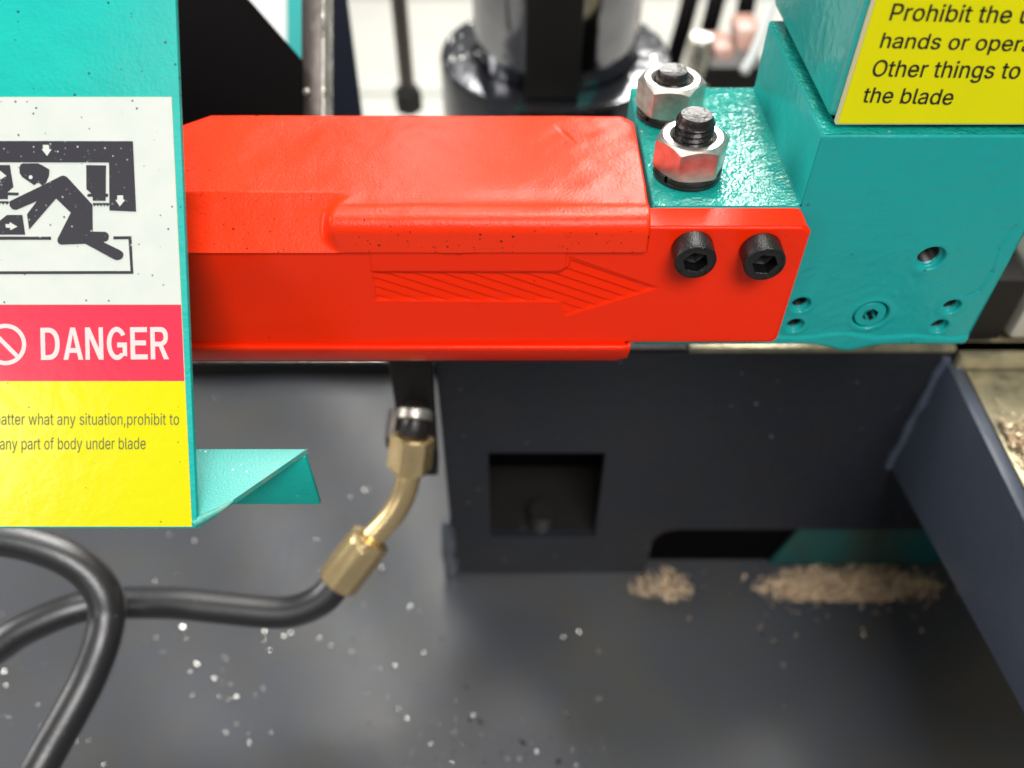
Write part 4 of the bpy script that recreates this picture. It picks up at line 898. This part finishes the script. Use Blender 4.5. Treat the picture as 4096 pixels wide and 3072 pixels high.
# upper block with the yellow sticker
UX0, UX1 = 0.0880, 0.36
UY0, UY1 = 0.2155, 0.290
UZ0, UZ1 = -0.1228, 0.05
ub = thing('upper_block', 'teal upper arm block with a yellow warning sticker, above the guide block', 'guide arm', (0.14, 0.25, UZ0))
prism('arm_body', [(UX0, UY0, UZ0), (UX1, UY0, UZ0), (UX1, UY0, UZ1), (UX0, UY0, UZ1)], (0, UY1 - UY0, 0), M['cast_side'], ub, 0.0022, 3)
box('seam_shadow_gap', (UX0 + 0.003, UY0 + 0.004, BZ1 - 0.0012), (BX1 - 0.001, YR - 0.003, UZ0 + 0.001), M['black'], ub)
bpy.data.objects['seam_shadow_gap'].name = 'seam_shade_filler'  # black filler put in for the shade between the two blocks
YST = UY0 - 0.0022
fs_ = lambda off: (lambda u, v: onY(u, v, YST - off))
stx0, stx1 = 0.0898, 0.185
stz0 = onY(3700, 499, YST).z
sk = box('warning_sticker', (stx0, YST + 0.00015, stz0), (stx1, YST + 0.0020, -0.035), M['vinyl_edge'], ub)
o = link('yellow_field', mesh('yf', [(stx0 + 0.0004, YST, stz0 + 0.0004), (stx1, YST, stz0 + 0.0004), (stx1, YST, -0.0355), (stx0 + 0.0004, YST, -0.0355)], [(0, 1, 2, 3)]), M['yellow_ink_flat'], sk)
f = lambda u, v: onY(u, v, YST - 0.0001)
text_on('lettering', 'Prohibit the u', (3556, 81), (4117, 94), 67, f, M['lettering'], sk, 0.006, 20)
text_on('lettering', 'hands or oper', (3518, 191), (4080, 205), 60, f, M['lettering'], sk, 0.006, 18)
text_on('lettering', 'a', (4084, 206), (4124, 207), 60, f, M['lettering'], sk, 0.006, 18)
text_on('lettering', 'Other things to', (3484, 305), (4074, 315), 65, f, M['lettering'], sk, 0.006, 19)
text_on('lettering', 'the blade', (3446, 409), (3806, 419), 60, f, M['lettering'], sk, 0.006, 18)

# ================================================================== NUTS ON THE BLOCK
def stud(name, label, x, y, over, rot, lean):
    t = thing(name, label, 'bolt', (x, y, BZm), 'nuts on the teal guide block')
    zb = BZm + 0.0002
    # split spring washer
    wp = rings_mesh('spring_washer', [(0.0068, 0), (0.0102, 0), (0.0105, 0.0004), (0.0105, 0.0013), (0.0101, 0.0015), (0.0104, 0.0018), (0.0104, 0.0028), (0.0100, 0.0031), (0.0068, 0.0031)],
                    (x, y, zb), (0, 0, 1), 64, False, ref=(1, 0, 0))
    bm = bmesh.new()
    bm.from_mesh(wp)
    kill = [f_ for f_ in bm.faces if abs(math.atan2(f_.calc_center_median().y - y, f_.calc_center_median().x - x) + 2.45) < 0.05 and f_.calc_center_median().z > zb + 0.0014]
    bmesh.ops.delete(bm, geom=kill, context='FACES')
    bm.to_mesh(wp)
    bm.free()
    link('spring_washer', fix(wp), M['black_oxide'], t, 40)
    AF, H = 0.0196, 0.0102
    rc = AF / 2 * 0.935
    hr = hexr(AF, rot)
    zt_ = lambda a: H - (hr(a) - rc) * 0.62
    zbm = lambda a: max(0.0, (hr(a) - AF / 2 * 1.0) * 0.4)
    nm = rings_mesh('nut', [(0.0060, 0.0), (rc, 0.0), (hr, zbm), (hr, zt_), (lambda a: rc + (hr(a) - rc) * 0.45, lambda a: H - (hr(a) - rc) * 0.45 * 0.62), (rc, H - 0.0001), (rc * 0.985, H), (0.0071, H), (0.0060, H - 0.0010), (0.0060, 0.0)],
                    (x, y, zb + 0.0031), (0, 0, 1), 96, False, ref=(1, 0, 0))
    link('nut', fix(nm), M['zinc'], t, 28)
    rings = []
    z0 = 0.002
    hh = 0.0131 + over
    zz = z0
    k = 0
    while zz < hh - 0.0018:
        rings.append((0.0054 + 0.00042 * math.cos(k * PI / 2), zz))
        zz += 0.00044
        k += 1
    rings += [(0.0052, hh - 0.0013), (0.0049, hh - 0.0005), (0.0046, hh), (0.0030, hh - 0.0002), (0.0002, hh - 0.0004)]
    me_ = rings_mesh('thread', rings, (x, y, zb), (0, 0, 1), 64, False)
    # helical lead
    for v in me_.vertices:
        if v.co.z < zb + hh - 0.0015:
            v.co.z += 0.00176 * (math.atan2(v.co.y - y, v.co.x - x) / (2 * PI))
    link('threaded_end', fix(me_), M['black_oxide'], t, 50)
    return t


stud('stud_with_nut', 'front nut on the teal block, its black threaded end standing high above it', 0.0544, 0.2285, 0.0070, math.radians(55), 0)
stud('stud_with_nut', 'rear nut on the teal block, with only a short stub of thread above it', 0.0527, 0.2640, 0.0030, math.radians(7), 0)

# ================================================================== RED BLADE GUARD
YF = 0.2016            # front face
YC = 0.2004            # cap face
ZC = -0.1465           # cap top
GX1 = 0.0405
GXL = -0.135
zS = onY(1800, 1011, YC).z
gd = thing('blade_guard', 'bright red plastic blade guard with an embossed arrow', 'blade guard', (-0.03, 0.235, -0.205))

# --- front body: height field in x,z ; lower bevel
px1 = onY(3256, 893, YF).x
PXJ = px1
xs = np.linspace(GXL, PXJ, 760)
zbot = onY(1800, 1372, YF).z
pz1 = BZm - 0.0003
zs = np.concatenate([np.arange(pz1, zS + 0.0004, -0.0003), np.arange(zS + 0.0003, zbot, -0.0003), [zbot]])
X, Z = np.meshgrid(xs, zs, indexing='ij')
D = np.zeros_like(X)


def q2(u, v): p = onY(u, v, YF); return (p.x, p.z)


def inside(poly, X, Z):
    r = np.zeros_like(X, bool)
    n = len(poly)
    for i in range(n):
        x1, z1 = poly[i]
        x2, z2 = poly[(i + 1) % n]
        c_ = ((z1 > Z) != (z2 > Z)) & (X < (x2 - x1) * (Z - z1) / (z2 - z1 + 1e-12) + x1)
        r ^= c_
    return r


def sdist(poly, X, Z):
    d = np.full_like(X, 1e3)
    n = len(poly)
    for i in range(n):
        ax, az = poly[i]
        bx_, bz_ = poly[(i + 1) % n]
        L2 = (bx_ - ax) ** 2 + (bz_ - az) ** 2
        tt = np.clip(((X - ax) * (bx_ - ax) + (Z - az) * (bz_ - az)) / L2, 0, 1)
        d = np.minimum(d, np.hypot(X - ax - tt * (bx_ - ax), Z - az - tt * (bz_ - az)))
    return np.where(inside(poly, X, Z), -d, d)


arrow = [q2(*p) for p in [(1486, 1089), (2237, 1089), (2275, 1062), (2277, 1026), (2640, 1152), (2258, 1266), (2237, 1209), (1501, 1206)]]
sd = sdist(arrow, X, Z)
ins = 1 - sst(-0.0003, 0.0003, sd)
# slanting hatch inside the arrow: each band ramps in
a0 = np.array(q2(1640, 1089))
a1 = np.array(q2(2010, 1206))
dv = (a1 - a0) / np.linalg.norm(a1 - a0)
nv = np.array([-dv[1], dv[0]])
coord = (X - a0[0]) * nv[0] + (Z - a0[1]) * nv[1]
w = ((coord / 0.0033) % 1.0)
D -= ins * (0.0003 + 0.0006 * w * sst(0.0, 0.0014, -sd))
D += 0.00012 * np.exp(-(sd / 0.00035) ** 2)
# raised pad above the shaft
pad = [q2(*p) for p in [(1480, 985), (2268, 985), (2262, 1070), (2235, 1083), (1486, 1084)]]
D += 0.0004 * (1 - sst(-0.0003, 0.0003, sdist(pad, X, Z)))
# very slight hollow towards the left
D -= 0.0005 * np.exp(-((Z - (zS + zbot) / 2) / 0.010) ** 2) * (1 - sst(-0.10, -0.03, X))
D += 0.00009 * lump(X, Z, 9, 60, 12)
def arc(cx, cz, r, a0_, a1_, n=5):
    return [(cx + r * math.cos(a0_ + (a1_ - a0_) * k / n), cz + r * math.sin(a0_ + (a1_ - a0_) * k / n)) for k in range(n + 1)]


plate = [(-0.04, zbot)] + arc(px1 - 0.0035, zbot + 0.0035, 0.0035, -PI / 2, 0) + arc(px1 - 0.0032, pz1 - 0.0032, 0.0032, 0, PI / 2) + [(-0.04, pz1)]
psd = sdist(plate, X, Z)
rim = X > GX1 - 0.003
D -= np.where(rim, 0.0007 * (1 - sst(0, 0.0010, -psd)), 0)
keep = (rim & (psd < 0.0002))[:-1, :-1] | ((~rim)[:-1, :-1] & (Z[:-1, :-1] < zS + 0.00045))
V = np.stack([X, YF - D, Z], -1)
# lower bevel rows
zl = onY(1800, 1432, YF + 0.0038).z
rows = []
for k in range(1, 9):
    a = k / 8
    rows.append((YF + 0.0052 * a ** 1.3, zbot + (zl - zbot) * a))
ext = np.zeros((len(xs), len(rows), 3))
for j, (yy, zz) in enumerate(rows):
    ext[:, j, 0] = xs
    ext[:, j, 1] = yy
    ext[:, j, 2] = zz
xe = onY(2508, 1400, YF + 0.002).x
for i, xx in enumerate(xs):
    pass
V2 = np.concatenate([V[:, -1:, :], ext], 1)
mk = np.zeros((len(xs) - 1, V2.shape[1] - 1), bool)
for i in range(len(xs) - 1):
    for j in range(V2.shape[1] - 1):
        cut = 0.0012 * max(0, (j - 5)) if j > 4 else 0
        mk[i, j] = xs[i] < xe - cut
me = grid_mesh('body', V, keep, flip=True)
o = link('shell', me, M['red'], gd, 60)
me.flip_normals()
me = grid_mesh('lip', V2, mk)
o = link('lower_lip', me, M['red'], gd, 60)
so = o.modifiers.new('s', 'SOLIDIFY')
so.thickness = 0.002
so.offset = -1
# end plate with rounded corners, 9 mm thick
px1 = onY(3256, 893, YF).x
pz1 = BZm - 0.0003
pz0 = zbot
pr = [(GX1 - 0.002, pz0)]
pr += arc(px1 - 0.0035, pz0 + 0.0035, 0.0035, -PI / 2, 0)
pr += arc(px1 - 0.0032, pz1 - 0.0032, 0.0032, 0, PI / 2)
pr += [(GX1 - 0.002, pz1)]
prism('end_plate', [(x, YF + 0.0006, z) for x, z in pr], (0, 0.0086, 0), M['red'], gd)

# --- cap: top, corner fold and chamfered pocket
prof = []                      # ridge profile from rear to front then down
yb = 0.2606
for y in np.arange(yb, YC + 0.0052, -0.0007):
    prof.append((y, ZC))
for k in range(1, 12):
    a = k / 12 * PI / 2
    prof.append((YC + 0.0048 - 0.0048 * math.sin(a), ZC - 0.0048 + 0.0048 * math.cos(a)))
for z in np.arange(ZC - 0.0048, zS, -0.0004):
    prof.append((YC, z))
prof.append((YC, zS))
prof = np.array(prof)
ns = len(prof)
arcl = np.concatenate([[0], np.cumsum(np.hypot(*np.diff(prof, axis=0).T))])
xs = np.arange(GXL, GX1 + 1e-6, 0.0006)
# chamfer plane through (yc1, ZC) and (YC, zS)
yc1 = onZ(1000, 768, ZC).y
cA = np.array([yc1, ZC])
cB = np.array([YC + 0.0002, zS + 0.0001])
cd = cB - cA
cn = np.array([cd[1], -cd[0]])
cn /= np.linalg.norm(cn)
if cn[0] > 0:
    cn = -cn
V = np.zeros((len(xs), ns, 3))
s1 = arcl[np.argmin(abs(prof[:, 0] - yc1))]
s2 = arcl[-1]
sm, hs = (s1 + s2) / 2 + 0.001, (s2 - s1) / 2 + 0.0015
xnose = onZ(1300, 800, ZC).x
for j in range(ns):
    y, z = prof[j]
    over = max(0.0, (y - cA[0]) * cn[0] + (z - cA[1]) * cn[1])
    q = (arcl[j] - sm) / hs
    nose = math.sqrt(max(0.0, 1 - q * q)) if abs(q) < 1 else 0
    x0 = xnose + 0.010 - 0.0095 * nose
    f_ = 1 - sst(x0 - 0.0022, x0 + 0.0026, xs)
    V[:, j, 0] = xs
    V[:, j, 1] = y - over * cn[0] * f_
    V[:, j, 2] = z - over * cn[1] * f_
# broad unevenness of the moulding; a softer hollow ahead of the ridge
XX = V[..., 0]
SS = np.broadcast_to(arcl, XX.shape)
topw = 1 - sst(0.050, 0.0545, SS)
V[..., 2] += topw * (0.00022 * lump(XX, SS, 21, 70, 14) - 0.0009 * np.exp(-((SS - 0.0495) / 0.0046) ** 2) * sst(xnose, xnose + 0.012, XX))
V[..., 2] += topw * 0.00007 * lump(XX + 0.4 * SS, SS - 0.3 * XX, 22, 330, 40) * sst(0.0, 0.03, XX)
# crease
V[..., 2] -= 0.0005 * np.exp(-((XX - 0.0165 - (SS - 0.011) * 0.5) / 0.0006) ** 2) * np.exp(-((SS - 0.0125) / 0.004) ** 2)
V[..., 2] -= 0.0028 * sst(0.0355, GX1 + 0.002, XX) * (1 - sst(0.0, 0.006, SS)) 
# rounded rear edge
V[..., 2] -= 0.0012 * (1 - sst(0, 0.0015, SS))
# right end turns over
V[..., 1] += 0.0006 * sst(GX1 - 0.0015, GX1, XX) * (SS > 0.056)
# flash along the seam
V[:, -1, 2] += -0.0004 * np.exp(-((xs + 0.017) / 0.005) ** 2) * (1 + 0.5 * np.sin(xs * 1500))
cxl = onZ(845, 461, ZC).x
# slanting rear left corner
for i, xx in enumerate(xs):
    if xx < cxl:
        lim = max(yb - (cxl - xx) * 0.82, 0.236)
        V[i, :, 1] = np.where(V[i, :, 1] > 0.218, 0.218 + (V[i, :, 1] - 0.218) * (lim - 0.218) / (yb - 0.218), V[i, :, 1])
xk = cxl - 0.012
me = grid_mesh('cap', V)
o = link('cap', me, M['red_top'], gd, 50)
so = o.modifiers.new('s', 'SOLIDIFY')
so.thickness = 0.0022
so.offset = -1
# check the cap faces up
if sum(p.normal.z for p in list(me.polygons)[:200]) < 0:
    me.flip_normals()
# rear wall of the guard
box('rear_wall', (-0.10, yb - 0.004, -0.195), (GX1 - 0.001, yb - 0.0025, ZC - 0.004), M['red'], gd)

# socket head screws
def cap_screw(label, u, v, rot):
    c = onY(u, v, YF)
    t = thing('socket_screw', label, 'screw', (c.x, YF, c.z), 'black socket screws in the red guard')
    r, h = 0.0061, 0.0076
    hx = hexr(0.0063, rot)
    seg = 72
    pr_ = [(0.0055, 0.0), (r, 0.0004), (r, h - 0.0007), (r - 0.0002, h - 0.0003), (r - 0.0007, h), (0.0043, h)]
    me_ = rings_mesh('head', pr_ + [(lambda a: hx(a) * 1.08, h), (lambda a: hx(a), h - 0.0004)], (c.x, YF, c.z), (0, -1, 0), seg, False, ref=(1, 0, 0))
    link('head', fix(me_), M['black_screw'], t, 35)
    me_ = rings_mesh('hex_socket', [(hx, h - 0.0004), (hx, h - 0.0045), (0.0016, h - 0.0058), (0.00005, h - 0.0062)], (c.x, YF, c.z), (0, -1, 0), seg, False, ref=(1, 0, 0))
    fix(me_)
    me_.flip_normals()
    link('hex_socket', me_, M['socket'], t, 30)
    # stamped grade marks round the rim
    vs, fs = [], []
    rr = random.Random(int(u))
    for k in range(7):
        a = rr.uniform(0, 2 * PI)
        ca = Vector((math.cos(a), 0, math.sin(a)))
        tg = Vector((-math.sin(a), 0, math.cos(a)))
        p = Vector((c.x, YF - h - 0.00001, c.z)) + ca * 0.0049
        for (da, db, la, lb) in ((0, 0, 0.00035, 0.00007), (0.0003, 0.0001, 0.00007, 0.0003)):
            q_ = p + ca * da + tg * db
            k0 = len(vs)
            for e in (0, -0.00012):
                for sa, sb in ((-1, -1), (1, -1), (1, 1), (-1, 1)):
                    vs.append(q_ + ca * la * sa + tg * lb * sb + Vector((0, e, 0)))
            fs += [(k0 + 4, k0 + 5, k0 + 6, k0 + 7)] + [(k0 + i, k0 + (i + 1) % 4, k0 + 4 + (i + 1) % 4, k0 + 4 + i) for i in range(4)]
    link('rim_marks', mesh('rim_marks', vs, fs), M['black_screw'], t)


cap_screw('black socket screw nearer the red cap, left one in the end plate', 2768, 987, 0.25)
cap_screw('black socket screw nearer the right rim of the red end plate', 3040, 995, 0.10)

# ================================================================== TEAL COVER WITH THE DANGER STICKER
TP = 0.234
pf = inclined(TP)
def pfo(off):
    p0 = P(760, 1055, TP) + PN * off
    return lambda u, v: onPl(u, v, p0, PN)


cv = thing('blade_cover', 'teal sheet metal cover with a large danger sticker, at the left', 'cover', pf(500, 2110))
prism('panel', [pf(-700, -500), pf(683, -500), pf(702, 0), pf(742, 1000), pf(787, 2095), pf(787, 2112), pf(-700, 2112)], -PN * 0.002, M['panel'], cv, 0.0003)
# flange folded back and its hanging lip
zfl = pf(700, 2108).z
A = pf(786, 2108)
Bk = onZ(780, 1795, zfl)
Ck = onZ(1225, 1795, zfl)
xL = -0.25
A2 = onZ(830, 2072, zfl)
prism('flange', [(xL, A.y + 0.0006, zfl), (A.x, A.y + 0.0006, zfl), tuple(A2), tuple(Ck), (xL, Ck.y, zfl)], (0, 0, -0.0018), M['flange'], cv, 0.0003)
lz = onY(1285, 2000, Ck.y).z
prism('hanging_lip', [(xL, Ck.y - 0.0018, zfl - 0.0019), (Ck.x - 0.0002, Ck.y - 0.0018, zfl - 0.0019), (Ck.x + 0.0002, Ck.y - 0.0018, lz), (xL, Ck.y - 0.0018, lz)], (0, 0.0018, 0), M['panel'], cv, 0.0003)
cw = tube_mesh('corner_weld', [A + Vector((-0.001, 0.0005, 0.0004)), A2 + Vector((-0.002, -0.001, 0.0002)), onZ(880, 2035, zfl) + Vector((0, 0, -0.0004)), onZ(935, 1995, zfl) + Vector((0, 0, -0.0006))], [0.0010, 0.0014, 0.0009, 0.0004], 12)
link('corner_weld', cw, M['edge'], cv, 60)
# bare scuffed cut edge
prism('cut_edge', [tuple(onZ(930, 1999, zfl) + Vector((0.0001, 0, 0.0001))), tuple(Ck + Vector((0.0002, 0, 0.0001))), tuple(Ck + Vector((0.0004, 0, -0.0016))), tuple(onZ(930, 1999, zfl) + Vector((0.0003, 0, -0.0016)))], (0.0001, -0.0002, 0), M['edge'], cv)

# sticker
f0 = pfo(0.0002)
sk = prism('danger_sticker', [f0(-650, 388), f0(686.5, 388), f0(714, 964), f0(768.5, 2107), f0(-650, 2107)], -PN * 0.00012, M['vinyl_edge'], cv)
f1 = pfo(0.00028)
f2 = pfo(0.00036)
f3 = pfo(0.00044)
poly_on('white_field', [[(-650, 390), (685, 390), (712, 964), (723, 1218), (-650, 1218)]], f1, M['white_ink'], sk)
poly_on('red_field', [[(-650, 1219), (724, 1219), (738, 1524), (-650, 1524)]], f1, M['pink_ink'], sk)
poly_on('yellow_field', [[(-650, 1525), (739, 1525), (767, 2105), (-650, 2105)]], f1, M['yellow_ink'], sk)
zq = lambda pts: [(x * 0.39175, 500 + y * 0.39175) for x, y in pts]


def teeth(x0, x1, yt, yb_, n):
    pts = [(x0, yt), (x1, yt)]
    w_ = (x1 - x0) / n
    for k in range(n):
        pts += [(x1 - k * w_, yb_ - 12), (x1 - (k + 0.5) * w_, yb_ + 8)]
    pts += [(x0, yb_ - 12)]
    return pts


dark = [
    [(-1500, 160), (1357, 165), (1390, 885), (1117, 873), (1113, 383), (-1500, 378)],
    [(-250, 408), (100, 408), (137, 632), (80, 683), (80, 757), (-250, 757)],
    [(81, 688), (190, 690), (190, 718), (81, 718)],
    [(225, 392), (385, 390), (430, 410), (505, 455), (500, 520), (470, 590), (428, 618), (405, 596), (378, 592), (347, 614), (290, 575), (225, 530), (200, 490), (197, 440), (205, 410)],
    [(105, 775), (415, 625), (620, 522), (645, 516), (672, 524), (690, 537), (945, 815), (947, 1088), (1075, 1090), (1098, 1103), (1112, 1130), (1108, 1165), (1090, 1185), (1055, 1195), (1225, 1278), (1252, 1298), (1262, 1325), (1252, 1355),
     (1225, 1375), (1190, 1380), (1160, 1370), (870, 1213), (625, 1222), (600, 1212), (585, 1185), (588, 1160), (722, 895), (572, 750), (297, 1068), (275, 912), (375, 778), (165, 868), (125, 860), (100, 830), (93, 795)],
    [(880, 408), (1083, 412), (1080, 700), (1105, 702), (1103, 733), (1080, 735), (1078, 775), (948, 773), (946, 733), (892, 732), (892, 705), (932, 700), (882, 655)],
    teeth(948, 1115, 796, 824, 5),
    teeth(-260, 90, 778, 806, 9),
    [(-1500, 1137), (520, 1140), (522, 1172), (-1500, 1172)],
    [(-60, 1120), (258, 1120), (228, 918), (70, 918), (0, 975), (-60, 1000)],
    [(1157, 1137), (1343, 1135), (1341, 1165), (1157, 1168)],
    [(1312, 1166), (1343, 1166), (1360, 1490), (1332, 1490)],
    [(-1500, 1497), (1362, 1490), (1362, 1520), (-1500, 1527)],
]
poly_on('pictogram', [zq(p) for p in dark], f2, M['black_ink'], sk)
circ = lambda cx, cy, r, n=24: [(cx + r * math.cos(2 * PI * k / n), cy + r * math.sin(2 * PI * k / n)) for k in range(n)]
white = [
    [(437, 203), (498, 203), (503, 247), (527, 247), (481, 316), (424, 247), (440, 245)],
    [(1197, 718), (1257, 718), (1258, 762), (1278, 764), (1224, 830), (1178, 766), (1197, 764)],
    circ(313, 533, 20),
    [(0, 465), (65, 520), (0, 560)], [(-60, 490), (0, 490), (0, 535), (-60, 535)],
    [(55, 1012), (98, 1012), (98, 990), (178, 1038), (105, 1075), (103, 1050), (60, 1048)],
]
poly_on('pictogram_arrows', [zq(p) for p in white], f3, M['white_ink'], sk)
# prohibition ring on the red field
cx, cy, ro, ri = 22, 1378, 83, 66
ring = []
for k in range(48):
    a, b_ = 2 * PI * k / 48, 2 * PI * (k + 1) / 48
    ring.append([(cx + ro * math.cos(a), cy + ro * math.sin(a)), (cx + ro * math.cos(b_), cy + ro * math.sin(b_)), (cx + ri * math.cos(b_), cy + ri * math.sin(b_)), (cx + ri * math.cos(a), cy + ri * math.sin(a))])
d_ = 0.7071
ring.append([(cx - d_ * 68 + 6, cy - d_ * 68 - 6), (cx + d_ * 68 + 6, cy + d_ * 68 - 6), (cx + d_ * 68 - 6, cy + d_ * 68 + 6), (cx - d_ * 68 - 6, cy - d_ * 68 + 6)])
poly_on('prohibition_ring', ring, f2, M['rosy_ink'], sk)
text_on('danger_lettering', 'DANGER', (164, 1440), (676, 1437), 129, f2, M['rosy_ink'], sk, 0.0, -3)
text_on('lettering', 'matter what any situation,prohibit to', (-32, 1699), (716, 1699), 45, f2, M['grey_ink'], sk, 0.0)
text_on('lettering', 'any part of body under blade', (-1, 1798), (582, 1796), 46, f2, M['grey_ink'], sk, 0.0)

# ================================================================== HYDRAULIC HOSES
T1 = 0.382
hs_ = thing('hydraulic_hose', 'black rubber hose ending in a brass coloured crimp, elbow and hex fitting', 'hose', P(700, 2413, T1))
ctr = [(-420, 2850, .36), (-200, 2720, .365), (0, 2581, .37), (97, 2517, .372), (258, 2446, .376), (388, 2413, .38), (517, 2410, T1), (711, 2413, T1), (904, 2433, T1), (1098, 2450, T1), (1200, 2438, T1), (1290, 2395, T1), (1350, 2330, T1)]
link('hose', tube_mesh('hose', [P(*q) for q in ctr], 0.0071, 28, 10), M['rubber'], hs_, 60)
s0, s1 = P(1345, 2337, T1), P(1487, 2150, T1 - 0.002)
ax = (s1 - s0)
Ls = ax.length
sr = hexr(0.0185)
fl = lambda k: (lambda a: 0.0090 / math.cos((a % (PI / 4)) - PI / 8) * k)
link('crimp_sleeve', fix(rings_mesh('cs', [(0.0080, 0), (fl(0.97), 0.0006), (fl(1.0), 0.0016), (fl(1.0), Ls * .80), (0.0092, Ls * 0.82), (0.0092, Ls * 0.88), (fl(0.98), Ls * 0.90), (fl(0.98), Ls * 0.98), (0.0055, Ls)], s0, ax, 64, False)), M['brass'], hs_, 25)
tb = [P(1490, 2146, T1 - .002), P(1530, 2105, T1 - .003), P(1580, 2045, T1 - .005), P(1618, 1970, T1 - .007), P(1634, 1900, T1 - .009), P(1640, 1830, T1 - .010)]
link('elbow_tube', tube_mesh('elbow', tb, 0.0054, 28, 8), M['brass'], hs_, 60)
n0, n1 = P(1634, 1885, T1 - .009), P(1652, 1745, T1 - .014)
ax = n1 - n0
Ln = ax.length
h_ = hexr(0.0168, 0.87)
link('hex_fitting', fix(rings_mesh('hf', [(0.0060, 0), (0.0078, 0.0002), (h_, 0.0018), (h_, Ln * 0.97), (0.0072, Ln)], n0, ax, 72, False, ref=(1, 0, 0))), M['brass'], hs_, 25)
m0 = P(1652, 1745, T1 - .014)
ad = [m0, P(1662, 1690, T1 - .014), P(1668, 1640, T1 - .010), P(1668, 1600, T1 + .0)]
link('adaptor', tube_mesh('ad', ad, [0.0062, 0.0066, 0.0060, 0.0056], 24, 6), M['black_oxide'], hs_, 50)
c0 = P(1655, 1725, T1 - .014)
link('steel_ring', fix(rings_mesh('sr', [(0.0066, 0), (0.0078, 0.0006), (0.0078, 0.0042), (0.0066, 0.005)], P(1657, 1682, T1 - .014), (P(1664, 1640, T1 - .013) - P(1657, 1700, T1 - .014)), 40, False)), M['steel'], hs_, 40)
o = box('pipe_clip', tuple(P(1548, 1770, T1) + Vector((0, -0.004, 0.0))), tuple(P(1592, 1670, T1) + Vector((0, 0.006, 0))), M['dark_steel'], None, 0.001)
tag(o, 'small rusty dark clip just left of the brass hex fitting', 'clip')
ctr = [(-420, 2190, .34), (-200, 2148, .343), (0, 2152, .346), (129, 2176, .348), (258, 2224, .35), (355, 2290, .352), (415, 2375, .353), (428, 2460, .353), (408, 2570, .35), (357, 2705, .347), (287, 2840, .343), (210, 2975, .339), (135, 3110, .335), (0, 3350, .33)]
o = link('hose_loop', tube_mesh('hose_loop', [P(*q) for q in ctr], 0.0074, 28, 10), M['rubber'], None, 60)
tag(o, 'grey-black hose curving in a loop over the other hose, below the danger sticker', 'hose')
